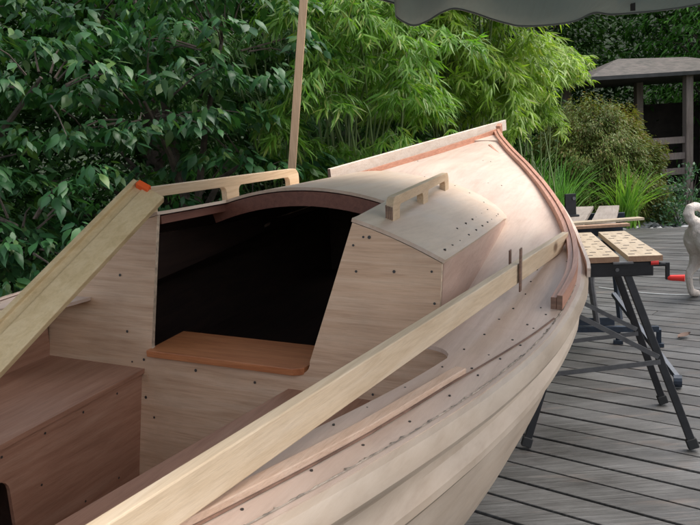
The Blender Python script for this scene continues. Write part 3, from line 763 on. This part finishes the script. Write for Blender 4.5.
# ------------------------------------------------------------------ dog (rear half in view at the right)
def dog():
    loc = (2.78, 5.62, 0); r = empty('dog', loc, math.radians(14))
    tag(r, 'cream coloured dog with curled tail standing on the deck at the right edge', 'dog')
    d = MB()
    # trunk: deep chest narrowing to the loin, round rump
    d.tube([(-.10, 0, .555), (-.07, 0, .55), (0, 0, .535), (.10, 0, .53), (.22, 0, .525), (.36, 0, .50), (.50, 0, .485), (.60, 0, .50), (.66, 0, .52), (.69, 0, .53)], [.03, .085, .118, .115, .105, .125, .140, .125, .085, .03], 16)
    d.tube([(.56, 0, .53), (.66, 0, .62), (.74, 0, .70)], [.10, .078, .07], 14)
    d.tube([(.69, 0, .72), (.73, 0, .735), (.79, 0, .74), (.84, 0, .73), (.90, 0, .715), (.96, 0, .705), (.975, 0, .70)], [.03, .066, .07, .058, .042, .034, .02], 14)
    d.tube([(-.04, 0, .60), (-.10, 0, .645), (-.125, 0, .69), (-.105, 0, .73), (-.055, 0, .742), (-.01, .0, .725), (.015, 0, .69)], [.05, .044, .042, .040, .038, .032, .018], 12)
    for s in (-1, 1):
        d.tube([(-.02, s*.045, .56), (.0, s*.062, .48), (.03, s*.075, .40), (.035, s*.08, .33), (.0, s*.08, .255), (-.045, s*.08, .20), (-.052, s*.08, .165), (-.04, s*.08, .10), (-.032, s*.08, .05), (-.015, s*.08, .028)], [.07, .098, .088, .064, .044, .033, .029, .026, .028, .024], 12)
        d.tube([(-.04, s*.08, .032), (.0, s*.08, .030), (.035, s*.08, .025), (.05, s*.08, .02)], [.022, .034, .03, .018], 10)
        d.tube([(.55, s*.06, .50), (.56, s*.08, .40), (.545, s*.085, .30), (.555, s*.085, .20), (.56, s*.085, .12), (.56, s*.085, .05), (.57, s*.085, .03)], [.08, .065, .044, .036, .030, .028, .026], 12)
        d.tube([(.545, s*.085, .032), (.585, s*.085, .030), (.625, s*.085, .024), (.64, s*.085, .02)], [.022, .034, .03, .016], 10)
        d.tube([(.765, s*.045, .785), (.775, s*.075, .79), (.79, s*.092, .755), (.80, s*.09, .715)], [.02, .022, .022, .012], 8)
    o = d.build('body', [], r); me = o.data; me.shade_smooth()
    md = o.modifiers.new('rm', 'REMESH'); md.mode = 'VOXEL'; md.voxel_size = .010; md.use_smooth_shade = True
    md = o.modifiers.new('sm', 'SMOOTH'); md.factor = .5; md.iterations = 7
    tx = bpy.data.textures.new('fur_lumps', 'CLOUDS'); tx.noise_scale = .03; md = o.modifiers.new('dp', 'DISPLACE'); md.texture = tx; md.strength = .010; md.mid_level = .5
    m, n, l, p, oo = newmat('cream fur'); tt = noise(n, l, mapping(n, l), 5, 4); rr = ramp(n, [(.35, (.55, .46, .39)), (.65, (.74, .67, .60))]); l.new(tt.outputs[0], rr.inputs[0]); l.new(rr.outputs[0], p.inputs['Base Color']); p.inputs['Roughness'].default_value = .9
    f2 = noise(n, l, mapping(n, l, (20, 20, 6)), 9, 4); bp = n.new("ShaderNodeBump"); bp.inputs['Strength'].default_value = .7; bp.inputs['Distance'].default_value = .02; l.new(f2.outputs[0], bp.inputs['Height']); l.new(bp.outputs[0], p.inputs['Normal'])
    me.materials.append(m)
    n_ = MB(); n_.tube([(.985, 0, .712), (1.0, 0, .712)], [.016, .010], 8); n_.build('nose', M['rubber'], r)
    for s in (-1, 1):
        n_ = MB(); n_.tube([(.855, s*.034, .765), (.866, s*.037, .765)], [.009, .004], 8); n_.build('eye', M['black'], r)
dog()

# cord and fallen leaves on the deck
def fallen(x, y, rz, label):
    m_ = MB(); n = 9; rows = []
    for i in range(n):
        t = i/(n-1); w_ = .028*math.sin(math.pi*min(1, t*.97+.03))**.8
        rows.append([(t*.11-.055, -w_, .012+.02*t*t), (t*.11-.055, 0, .003+.015*t*t), (t*.11-.055, w_, .014+.012*t)])
    m_.grid(rows)
    o = m_.build('fallen_leaf', plain('dry leaf', (.11, .065, .045), .8), None, matrix=Matrix.Translation((x, y, .002)) @ Matrix.Rotation(rz, 4, 'Z'))
    tag(o, label, 'leaf', 'dead leaves on the deck')
fallen(2.14, 4.55, .4, 'curled dead leaf on the deck right of the workbench, the paler left one')
fallen(2.26, 4.42, 1.2, 'curled dead leaf on the deck right of the workbench, the darker right one')
cdp = MB(); cdp.tube([(2.2+.35*t, 6.3-.35*t-.1*math.sin(t*2), .006) for t in np.linspace(0, 5, 24)], .005, 6)
tag(cdp.build('white_cord', M['white_cord'], None), 'thin white cord lying across the deck behind the dog', 'cord')

# ------------------------------------------------------------------ foliage
T_BROAD = (np.array([(0, 0, 0), (.14, -.30, 0), (.14, 0, .01), (.14, .30, 0), (.38, -.5, -.01), (.38, 0, .02), (.38, .5, -.01), (.66, -.34, -.05), (.66, 0, -.03), (.66, .34, -.05), (.84, -.12, -.10), (.84, .12, -.10), (1, 0, -.16)], float),
           [(0, 2, 1), (0, 3, 2), (1, 2, 5, 4), (2, 3, 6, 5), (4, 5, 8, 7), (5, 6, 9, 8), (7, 8, 10), (8, 9, 11), (8, 11, 10), (10, 11, 12)])
T_LANCE = (np.array([(0, 0, 0), (.3, -.5, -.02), (.3, .5, -.02), (.68, -.36, -.10), (.68, .36, -.10), (1, 0, -.24)], float),
           [(0, 2, 1), (1, 2, 4, 3), (3, 4, 5)])
T_QUAD = (np.array([(0, 0, 0), (.5, -.5, .0), (.5, .5, .0), (1, 0, -.12)], float), [(0, 2, 3, 1)])
def leaf_mesh(name, mat, P, Dr, Nm, L, W, tpl, parent=None, extra=None):
    """P base points, Dr direction, Nm upward normal hint; each leaf a small folded blade"""
    P = np.asarray(P, float); Dr = np.asarray(Dr, float); Dr /= np.linalg.norm(Dr, axis=1)[:, None]
    S = np.cross(Nm, Dr); S /= np.linalg.norm(S, axis=1)[:, None]+1e-9; U_ = np.cross(Dr, S)
    tv, tf = tpl; n = len(P); k = len(tv)
    L = np.asarray(L)[:, None, None]; W = np.asarray(W)[:, None, None]
    cur = rng.uniform(.2, 2.2, n)[:, None, None]; sk = rng.normal(size=n)[:, None, None]*.22
    V = P[:, None, :]+Dr[:, None, :]*tv[None, :, 0:1]*L+S[:, None, :]*(tv[None, :, 1:2]*W+sk*L*tv[None, :, 0:1]**2)+U_[:, None, :]*tv[None, :, 2:3]*L*cur
    V = V.reshape(-1, 3)
    lens = np.array([len(f) for f in tf]); fl_ = np.concatenate([np.array(f) for f in tf])
    loops = (np.arange(n)[:, None]*k+fl_[None, :]).reshape(-1)
    tot = np.tile(lens, n); start = np.concatenate([[0], np.cumsum(tot)[:-1]])
    me = bpy.data.meshes.new(name); me.vertices.add(len(V)); me.vertices.foreach_set('co', V.reshape(-1))
    me.loops.add(len(loops)); me.loops.foreach_set('vertex_index', loops.astype(np.int32))
    me.polygons.add(len(tot)); me.polygons.foreach_set('loop_start', start.astype(np.int32))
    me.update(calc_edges=True); me.validate(); me.shade_smooth()
    me.materials.append(mat)
    o = bpy.data.objects.new(name, me); COL.objects.link(o)
    if parent: o.parent = parent
    return o
def unit(v): return v/(np.linalg.norm(v, axis=-1, keepdims=True)+1e-9)
def rnd(n, s=1.0): return rng.normal(size=(n, 3))*s
def pub(o, base):
    """make leaf vertices relative to the thing's base"""
    return o

M['leaf_dark'] = leafmat('dogwood leaf', [(.018, .070, .028), (.035, .115, .040), (.06, .165, .055), (.028, .095, .034), (.10, .18, .04)], .42, .25, .4)
M['leaf_bamboo'] = leafmat('bamboo leaf', [(.09, .20, .028), (.13, .28, .035), (.19, .34, .05), (.10, .23, .03), (.28, .32, .08)], .45, .38, .4)
M['leaf_bamboo2'] = leafmat('golden bamboo leaf', [(.16, .27, .035), (.23, .36, .05), (.30, .42, .07), (.19, .31, .04), (.34, .36, .10)], .45, .4, .4)
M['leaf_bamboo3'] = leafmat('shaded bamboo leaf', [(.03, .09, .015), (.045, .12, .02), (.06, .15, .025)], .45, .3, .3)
M['leaf_maple'] = leafmat('maple leaf', [(.11, .19, .03), (.15, .19, .04), (.13, .22, .04), (.19, .14, .05), (.10, .18, .03)], .5, .3, .3, (1.4, 1.1, .6))
M['blade'] = leafmat('iris blade', [(.10, .22, .04), (.16, .32, .05), (.22, .38, .07), (.30, .42, .12)], .4, .35, .4)
M['blade_d'] = leafmat('grass blade', [(.10, .24, .06), (.15, .32, .08), (.22, .40, .12)], .4, .3, .4)
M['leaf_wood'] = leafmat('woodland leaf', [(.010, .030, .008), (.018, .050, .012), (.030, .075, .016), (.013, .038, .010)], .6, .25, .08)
M['leaf_conifer'] = leafmat('conifer spray', [(.04, .12, .02), (.065, .18, .03), (.09, .22, .035)], .55, .3, .12)
M['leaf_shrub'] = leafmat('shrub leaf', [(.04, .10, .05), (.07, .15, .08), (.10, .19, .10)], .45, .25, .4)

def broad_tree(base, blobs, nclu, label, group, leafL=.098, seed=1, mat='leaf_dark'):
    """trunk, limbs to crown lobes, and drooping leaf clusters set on small twigs"""
    r = empty('dogwood_tree', base); tag(r, label, 'tree', group); base = np.array(base)
    rs = np.random.default_rng(seed)
    tk = MB(); top = np.mean([b[0] for b in blobs], axis=0)-base
    tk.tube([(0, 0, -.1), (.05, .02, top[2]*.25), (top[0]*.4, top[1]*.4, top[2]*.55)], [.09, .07, .055], 8)
    tk.build('trunk', M['bark'], r)
    lb_ = MB(); P = []; Dd = []; Nn = []; Ls = []; Ws = []
    for (c, rad, wgt) in blobs:
        c = np.array(c)-base; rad = np.array(rad)
        s = Vector((top[0]*.4, top[1]*.4, top[2]*.55)); e = Vector(c)
        mid = (s+e)/2+Vector((0, 0, .12)); lb_.tube([s, mid, e], [.035, .022, .012], 6)
        m = int(nclu*wgt)
        for q in range(m):
            u = unit(rs.normal(size=3)); rr2 = rs.uniform(.55, 1.02)**.6
            cc = c+u*rad*rr2
            cc[2] = round(cc[2]/.27)*.27+rs.normal()*.03+.05*math.sin(cc[0]*5)              # loose tiers
            if q % 6 == 0:
                en = Vector(cc); st_ = Vector(c+(cc-c)*.35+np.array([0, 0, -.05])); lb_.tube([st_, (st_+en)/2+Vector((0, 0, .03)), en], [.008, .005, .003], 4, cap=False)
            out_ = unit(u*np.array([1, 1, .15])+rs.normal(size=3)*.35)
            k = rs.integers(9, 15)
            for j in range(k):
                a_ = rs.uniform(-1.5, 1.5); dxy = np.array([out_[0]*math.cos(a_)-out_[1]*math.sin(a_), out_[0]*math.sin(a_)+out_[1]*math.cos(a_), 0])
                pp = cc+unit(dxy)*rs.uniform(0, .10)+out_*rs.uniform(-.08, .08)+np.array([0, 0, rs.normal()*.018])
                dr = dxy+np.array([0, 0, -rs.uniform(.15, 1.15)])
                P.append(pp); Dd.append(dr); Nn.append(np.array([0, 0, 1])+rs.normal(size=3)*.3); L_ = leafL*rs.uniform(.45, 1.28); Ls.append(L_); Ws.append(L_*rs.uniform(.38, .52))
    lb_.build('limbs', M['bark'], r)
    return leaf_mesh('crown', M[mat], P, Dd, Nn, Ls, Ws, T_BROAD, r)
broad_tree((-2.6, 4.9, -.3), [((-2.75, 4.3, 1.15), (.9, .6, .75), 1.0), ((-1.9, 4.15, 1.05), (.7, .5, .42), .8), ((-2.7, 4.4, 2.3), (.95, .7, .7), 1.0), ((-3.4, 4.6, 1.9), (.8, .8, 1.2), .7), ((-1.75, 4.4, 1.9), (.55, .6, .35), .5), ((-2.3, 4.6, 3.7), (1.9, 1.5, .5), 2.4)], 125, 'large dark green broadleaf tree at the left edge behind the cockpit', 'broadleaf trees behind the boat', seed=3)  # last lobe, out of view overhead, added to shade the leaves below
broad_tree((-1.2, 5.6, -.3), [((-1.25, 4.75, 1.75), (.75, .6, .30), .8), ((-.75, 5.0, 2.15), (.7, .6, .35), .8), ((-1.4, 5.2, 2.7), (.9, .7, .45), .7), ((-.65, 5.2, 1.35), (.55, .5, .28), .3), ((-1.3, 5.3, .9), (.8, .5, .5), .4)], 135, 'dark green broadleaf tree with tiered branches left of the pole', 'broadleaf trees behind the boat', seed=5)

def bamboo(base, plumes, label, mat, Lf=.13, seed=2, dens=46):
    rs = np.random.default_rng(seed); r = empty('bamboo', base); tag(r, label, 'bamboo', 'bamboo clumps behind the bow'); base = np.array(base, float)
    cu = MB(); P = []; Dd = []; Nn = []; Ls = []; Ws = []
    for (c, dirv, ln, wd) in plumes:
        c = np.array(c)-base; dv = unit(np.array(dirv, float))
        root = np.array([rs.normal()*.22, rs.normal()*.2, -.05]); st = c-dv*ln*.5+np.array([0, 0, .0])
        knee = root*.5+st*.5+np.array([0, 0, st[2]*.28])
        cu.tube([root, (root+knee)/2+np.array([0, 0, .15]), knee*.6+st*.4+np.array([0, 0, .1]), st], [.011, .010, .008, .005], 5, cap=False)
        tips = []
        nb = int(dens*ln/.7)
        for q in range(nb):
            t = rs.uniform(0, 1); side = rs.uniform(-1, 1)
            # arching spine
            sp = st+dv*ln*t+np.array([0, 0, -.30*ln*t*t])
            lat = unit(np.cross(dv, [0, 0, 1])); pos = sp+lat*side*wd*(1-.45*t)+np.array([0, 0, rs.normal()*.035-abs(side)*.10])
            if q % 4 == 0: cu.tube([sp, (sp+pos)/2+np.array([0, 0, .015]), pos], [.003, .002, .0015], 3, cap=False)
            tw = unit(dv*.8+lat*side*.9+np.array([0, 0, -.35])+rs.normal(size=3)*.25)
            k = rs.integers(7, 12)
            lt = unit(np.cross(tw, [0, 0, 1])+1e-6)
            for j in range(k):
                f = rs.uniform(-1, 1)
                P.append(pos+tw*rs.uniform(-.05, .05)); Dd.append(tw+lt*f*.95+np.array([0, 0, -rs.uniform(.0, .75)]))
                Nn.append(np.array([0, 0, 1.])+rs.normal(size=3)*.45); L_ = Lf*rs.uniform(.6, 1.15); Ls.append(L_); Ws.append(L_*rs.uniform(.10, .145))
    cu.build('culms', M['culm'], r)
    return leaf_mesh('foliage', M[mat], P, Dd, Nn, Ls, Ws, T_LANCE, r)
def rand_plumes(n, x, y, z, seed, dx=(-.6, .6), ln=(.5, .85), wd=(.16, .28)):
    rs = np.random.default_rng(seed); L = []
    for i in range(n):
        L.append(((rs.uniform(*x), rs.uniform(*y), rs.uniform(*z)), (rs.uniform(*dx), -rs.uniform(.3, 1), rs.uniform(-.25, .35)), rs.uniform(*ln), rs.uniform(*wd)))
    return L
bamboo((.0, 5.9, -.3), rand_plumes(44, (-.5, .85), (5.0, 6.0), (.85, 3.0), 21), 'dense green bamboo right of the pole, behind the far side of the cabin', 'leaf_bamboo', seed=4)
bamboo((1.2, 7.2, -.3), rand_plumes(74, (.4, 1.95), (6.2, 7.4), (1.8, 3.4), 22, ln=(.6, 1.0), dx=(-.6, .35)), 'bright yellow green bamboo behind the bow under the tarpaulin edge', 'leaf_bamboo2', Lf=.14, seed=6)
bamboo((-.6, 7.2, -.3), rand_plumes(44, (-1.8, .9), (6.6, 7.6), (1.2, 3.6), 23), 'shaded bamboo standing behind the front clump', 'leaf_bamboo3', seed=8)

bamboo((2.6, 10.0, -.3), rand_plumes(30, (1.9, 3.0), (9.3, 10.0), (1.75, 2.7), 25, ln=(.6, 1.0), dx=(-.3, .6)), 'distant bright bamboo between the bow and the shelter roof', 'leaf_bamboo2', Lf=.13, seed=10)
# weeping maple mound
def mound(base, rad, h, n, label):
    r = empty('japanese_maple', base); tag(r, label, 'shrub'); rs = np.random.default_rng(31)
    tk = MB(); tk.tube([(0, 0, -.05), (.06, 0, h*.35), (0, .05, h*.7)], [.06, .045, .02], 7)
    tk.build('trunk', M['bark'], r)
    bq = MB()
    P = []; Dd = []; Nn = []; Ls = []; Ws = []
    for q in range(n):
        a_ = rs.uniform(0, 2*math.pi); ph = math.acos(rs.uniform(0.02, 1)); bump = 1+.05*math.sin(a_*5+ph*3)+.03*math.sin(a_*11-ph*7)+.055*math.sin(ph*15+math.sin(a_*4)*1.5)
        layer = rs.uniform(.82, 1.0)
        pos = np.array([rad*math.sin(ph)*math.cos(a_), rad*.9*math.sin(ph)*math.sin(a_), h*math.cos(ph)**.8])*bump*layer
        outd = np.array([math.cos(a_), math.sin(a_), -.05-.75*math.sin(ph)])
        if q % 40 == 0: bq.tube([(0, 0, h*.55), pos*.6+np.array([0, 0, h*.2]), pos], [.018, .01, .004], 4, cap=False)
        for j in range(9):
            P.append(pos+rs.normal(size=3)*.035); Dd.append(outd+rs.normal(size=3)*.45); Nn.append(np.array([math.cos(a_)*.5, math.sin(a_)*.5, 1])+rs.normal(size=3)*.4); L_ = rs.uniform(.035, .08); Ls.append(L_); Ws.append(L_*.26)
    bq.build('branches', M['bark'], r)
    leaf_mesh('crown', M['leaf_maple'], P, Dd, Nn, Ls, Ws, T_QUAD, r)
mound((4.12, 12.1, -.3), 1.2, 2.15, 12500, 'rounded reddish green weeping maple left of the wooden shelter')

# strap-leaved clumps
def blades(base, n, h, spread, mat, name, label, seed, cat='plant', wd=.02, group=None):
    r = empty(name, base); tag(r, label, cat, group); rs = np.random.default_rng(seed); b = MB()
    for q in range(n):
        a_ = rs.uniform(0, 2*math.pi); lean = rs.uniform(.15, 1)*spread; hh = h*rs.uniform(.6, 1.1); w0 = wd*rs.uniform(.6, 1.2)
        dx, dy = math.cos(a_), math.sin(a_); x0, y0 = rs.normal()*.07, rs.normal()*.07; L = []; R_ = []
        px_, py_ = -dy, dx; m = 8
        for i in range(m+1):
            t = i/m; out_ = lean*t**1.7; z = hh*(t-.42*lean/h*t**3.2)
            w_ = w0*(1-t)**.6*(.6+.4*min(1, t*5))
            L.append((x0+dx*out_-px_*w_/2, y0+dy*out_-py_*w_/2, z)); R_.append((x0+dx*out_+px_*w_/2, y0+dy*out_+py_*w_/2, z))
        b.grid([[L[i], (Vector(L[i])+Vector(R_[i]))/2+Vector((0, 0, -.2*w0)), R_[i]] for i in range(m+1)])
    return b.build('blades', M[mat], r, recalc=False)
blades((4.25, 10.95, -.15), 150, 1.15, .75, 'blade', 'iris', 'bright yellow green iris clump at the far deck edge behind the workbench', 41, wd=.035, group='strap leaved plants at the deck edge')
blades((2.75, 10.9, -.2), 190, 1.6, .85, 'blade_d', 'ornamental_grass', 'dark green arching grass just right of the bow rail', 42, wd=.026, group='strap leaved plants at the deck edge')
blades((3.2, 10.8, -.2), 200, 1.35, .8, 'blade_d', 'ornamental_grass', 'arching grass between the bow grass and the iris clump', 43, wd=.026, group='strap leaved plants at the deck edge')
blades((2.2, 11.1, -.2), 160, 1.6, .7, 'blade_d', 'ornamental_grass', 'grass clump directly behind the tip of the bow', 44, wd=.026, group='strap leaved plants at the deck edge')

# small shrubs
def shrub(base, rad, h, n, mat, name, label, seed, Lf=.05, group=None):
    r = empty(name, base); tag(r, label, 'shrub', group); rs = np.random.default_rng(seed)
    st = MB(); P = []; Dd = []; Nn = []; Ls = []; Ws = []
    for q in range(n):
        u = unit(rs.normal(size=3)); u[2] = abs(u[2]); pos = u*np.array([rad, rad, h])*rs.uniform(.5, 1.05)*(1+.15*math.sin(q))
        if q % 12 == 0: st.tube([(0, 0, 0), pos*.6, pos], [.012, .008, .003], 4, cap=False)
        for j in range(8):
            P.append(pos+rs.normal(size=3)*Lf*.8); Dd.append(u+rs.normal(size=3)*.7); Nn.append(np.array([0, 0, 1.])+rs.normal(size=3)*.4); L_ = Lf*rs.uniform(.6, 1.2); Ls.append(L_); Ws.append(L_*.45)
    st.build('stems', M['bark'], r); leaf_mesh('foliage', M[mat], P, Dd, Nn, Ls, Ws, T_LANCE, r)
shrub((5.25, 11.2, -.3), .55, 1.0, 260, 'leaf_shrub', 'garden_shrub', 'small bluish green shrub at the foot of the shelter post', 51, .07)
shrub((4.4, 12.2, -.3), .45, .55, 160, 'leaf_shrub', 'garden_shrub', 'low shrub between the maple and the shelter rails', 52, .06)

# pebbles along the deck edge: far too many to count
pb = MB()
ico = bmesh.new(); bmesh.ops.create_icosphere(ico, subdivisions=1, radius=1); iv = [v.co.copy() for v in ico.verts]; iff = [tuple(v.index for v in f.verts) for f in ico.faces]; ico.free()
for q in range(1500):
    x = rng.uniform(-1, 8.0); off = rng.uniform(.02, 1.0); y = (.243*4.6+.970*10.14-.243*x)/.970+off
    s = rng.uniform(.025, .07); pale = 1 if rng.random() < .2 else 0
    pb.add([(x+v.x*s*1.2, y+v.y*s, -.10+v.z*s*.7+rng.uniform(-.02, .02)) for v in iv], iff, pale)
bedm = MB()
pb.build('pebbles', [M['stone'], M['stone_l']], None, smooth=True)
tag(bpy.data.objects['pebbles'], 'dark and pale pebbles along the far deck edge', kind='stuff')
bd = MB(); bd.add([(-2, 9.9, -.12), (9, 8.2, -.12), (9, 10.5, -.12), (-2, 12.4, -.12)], [(0, 1, 2, 3)])
tag(bd.build('gravel_bed', M['soil']), kind='structure')
bd = MB(); bd.add([(2.5, 10.9, -.16), (11, 10.4, -.16), (12, 30, -.16), (2, 30, -.16)], [(0, 1, 2, 3)])
tag(bd.build('garden_path', plain('grey path', (.10, .10, .105), .8, 0, .4, 4, .4)), kind='structure')
# rocks beyond the deck
for i, (x, y, s) in enumerate(((4.75, 11.3, .16), (5.3, 12.0, .2), (4.45, 11.6, .13))):
    rk = MB(); rk.add([((v.x*1.5)*s*(1+.2*math.sin(v.y*5+i)), v.y*s*(1+.2*math.cos(v.z*4+i)), v.z*s*.7) for v in iv], iff)
    o = rk.build('garden_rock', M['stone_l'] if i != 1 else M['stone'], None, matrix=Matrix.Translation((x, y, -.12)))
    md = o.modifiers.new('s', 'SUBSURF'); md.levels = 1; md.render_levels = 2
    tag(o, ('rounded grey rock nearest the shelter post', 'larger dark rock beside the shelter steps', 'small rock between the iris and the shelter')[i], 'rock', 'rocks beyond the deck')

# ------------------------------------------------------------------ garden shelter
gr_ = empty('garden_shelter', (6.50, 15.1, -.3), math.radians(6)); tag(gr_, 'dark wooden garden shelter with shingled hip roof and rails', 'shelter')
EH = 2.77; HWx, HWy = 1.85, 1.0
rfm = MB()
cor = [(-HWx, -HWy), (HWx, -HWy), (HWx, HWy), (-HWx, HWy)]
rfm.add([(x, y, EH) for x, y in cor]+[(-.80, 0, EH+.41), (.75, .1, EH+.38)]+[(x, y, EH-.07) for x, y in cor],
        [(0, 1, 5, 4), (1, 2, 5), (2, 3, 4, 5), (3, 0, 4), (0, 6, 7, 1), (1, 7, 8, 2), (2, 8, 9, 3), (3, 9, 6, 0), (6, 9, 8, 7)])
def shingles():
    m, n, l, p, o = newmat('roof shingles'); bk = n.new("ShaderNodeTexBrick"); l.new(mapping(n, l, (1, 1.0, 1)), bk.inputs[0]); bk.inputs['Scale'].default_value = 5; bk.inputs['Mortar Size'].default_value = .012
    bk.inputs[1].default_value = (.115, .098, .085, 1); bk.inputs[2].default_value = (.07, .06, .052, 1); bk.inputs[3].default_value = (.05, .05, .05, 1)
    tt = noise(n, l, mapping(n, l), 6, 5); rr = ramp(n, [(.3, (.6, .65, .6)), (.7, (1.2, 1.15, 1.15))]); l.new(tt.outputs[0], rr.inputs[0])
    l.new(mixc(n, l, 1.0, bk.outputs[0], rr.outputs[0], 'MULTIPLY'), p.inputs['Base Color']); p.inputs['Roughness'].default_value = .8; return m
rfm.build('roof', shingles(), gr_)
for x, y in ((.23, -.8), (-.20, .3), (1.6, -.8), (-1.55, .8), (1.6, .8)):
    b = MB(); b.box(x-.07, x+.07, y-.07, y+.07, 0, EH-.07); b.build('post', M['gaz'], gr_)
for z in (.48, .80, 1.10, 1.41):
    b = MB(); b.box(-1.30, .16, -.82, -.78, z, z+.13); b.build('rail', M['gaz'], gr_)
b = MB(); b.box(-1.65, 1.7, .88, .93, 0, EH-.5); b.box(1.68, 1.73, -.7, .88, 0, EH-.07); b.build('back_wall', M['gaz_dark'], gr_)  # near-black wall put in for the shade inside the shelter
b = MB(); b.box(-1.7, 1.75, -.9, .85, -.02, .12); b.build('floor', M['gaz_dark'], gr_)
b = MB(); b.box(-.8, .3, -1.35, -1.02, 0, .09); b.build('step', M['gaz'], gr_)

# ------------------------------------------------------------------ background trees
def forest_tree(base, h, rad, n, mat, label, seed, Lf=.2, wf=.5):
    r = empty('garden_tree', base); tag(r, label, 'tree', 'trees behind the garden'); rs = np.random.default_rng(seed)
    tk = MB(); tk.tube([(0, 0, -.1), (.1, .05, h*.4), (0, 0, h*.8)], [.14, .10, .04], 8); tk.build('trunk', M['bark'], r)
    P = []; Dd = []; Nn = []; Ls = []; Ws = []; lb2 = MB()
    for q in range(n):
        a_ = rs.uniform(0, 2*math.pi); t = rs.uniform(.04, 1); rr2 = rad*(1-.55*t**2)*rs.uniform(.35, 1.05)
        pos = np.array([rr2*math.cos(a_), rr2*math.sin(a_), h*t])
        if q % 20 == 0: lb2.tube([(0, 0, h*t*.75), pos*.5+np.array([0, 0, h*t*.45]), pos], [.03, .02, .006], 4, cap=False)
        out_ = np.array([math.cos(a_), math.sin(a_), -.3])
        for j in range(16):
            P.append(pos+rs.normal(size=3)*np.array([.2, .2, .07])); Dd.append(out_+rs.normal(size=3)*.5); Nn.append(np.array([0, 0, 1.])+rs.normal(size=3)*.3); L_ = Lf*rs.uniform(.6, 1.2); Ls.append(L_); Ws.append(L_*wf)
    lb2.build('limbs', M['bark'], r)
    leaf_mesh('crown', M[mat], P, Dd, Nn, Ls, Ws, T_LANCE if wf < .3 else T_QUAD, r)
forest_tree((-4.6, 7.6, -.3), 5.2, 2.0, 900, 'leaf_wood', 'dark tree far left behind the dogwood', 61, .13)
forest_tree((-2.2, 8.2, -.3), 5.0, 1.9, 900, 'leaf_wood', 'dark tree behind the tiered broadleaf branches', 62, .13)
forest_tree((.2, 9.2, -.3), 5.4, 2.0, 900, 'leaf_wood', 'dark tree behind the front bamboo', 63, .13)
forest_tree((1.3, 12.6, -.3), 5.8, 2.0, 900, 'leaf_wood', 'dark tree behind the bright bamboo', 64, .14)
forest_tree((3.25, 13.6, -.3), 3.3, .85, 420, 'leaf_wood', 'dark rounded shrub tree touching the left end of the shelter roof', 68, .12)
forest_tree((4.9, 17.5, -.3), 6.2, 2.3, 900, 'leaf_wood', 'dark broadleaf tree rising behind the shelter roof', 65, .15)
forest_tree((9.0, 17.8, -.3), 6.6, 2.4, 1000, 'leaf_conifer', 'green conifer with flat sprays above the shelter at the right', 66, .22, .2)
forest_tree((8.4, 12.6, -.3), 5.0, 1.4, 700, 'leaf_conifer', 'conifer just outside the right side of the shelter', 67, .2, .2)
wd = []; rs = np.random.default_rng(77)
n = 60000
xx = rs.uniform(-12, 20, n); yy = 19+rs.uniform(0, 4, n)-.35*np.abs(xx-4)*.6; zz = rs.uniform(-.3, 8.0, n); yy = np.where(xx < -1, np.minimum(yy, 13+rs.uniform(0, 3, n)), yy)
yy = yy+.5*np.sin(xx*1.7+zz)+.35*np.sin(zz*2.3-xx*.8)
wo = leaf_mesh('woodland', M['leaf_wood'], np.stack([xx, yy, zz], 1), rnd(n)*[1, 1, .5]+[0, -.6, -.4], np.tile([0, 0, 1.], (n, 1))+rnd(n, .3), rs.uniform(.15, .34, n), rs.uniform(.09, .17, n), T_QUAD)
tag(wo, 'dark mass of woodland closing the view', kind='stuff')
hlm = MB(); rows = []  # hill added as backing so no bright sky leaks between the trees
for i in range(41):
    a_ = math.radians(-80+i*4.2); row = []
    for j, (rr2, z) in enumerate(((20, -.35), (23, 1.5), (26, 5), (30, 9.5), (40, 12))):
        row.append((4+rr2*math.sin(a_)*1.1+.4*math.sin(i*3+j), rr2*math.cos(a_)*1.0+2, z+.5*math.sin(i*1.7+j*2)))
    rows.append(row)
hlm.grid(rows); tag(hlm.build('backing_hill', plain('sky backing hill', (.022, .035, .016), .95, 0, .6, 1.5, .8), smooth=True), kind='structure')
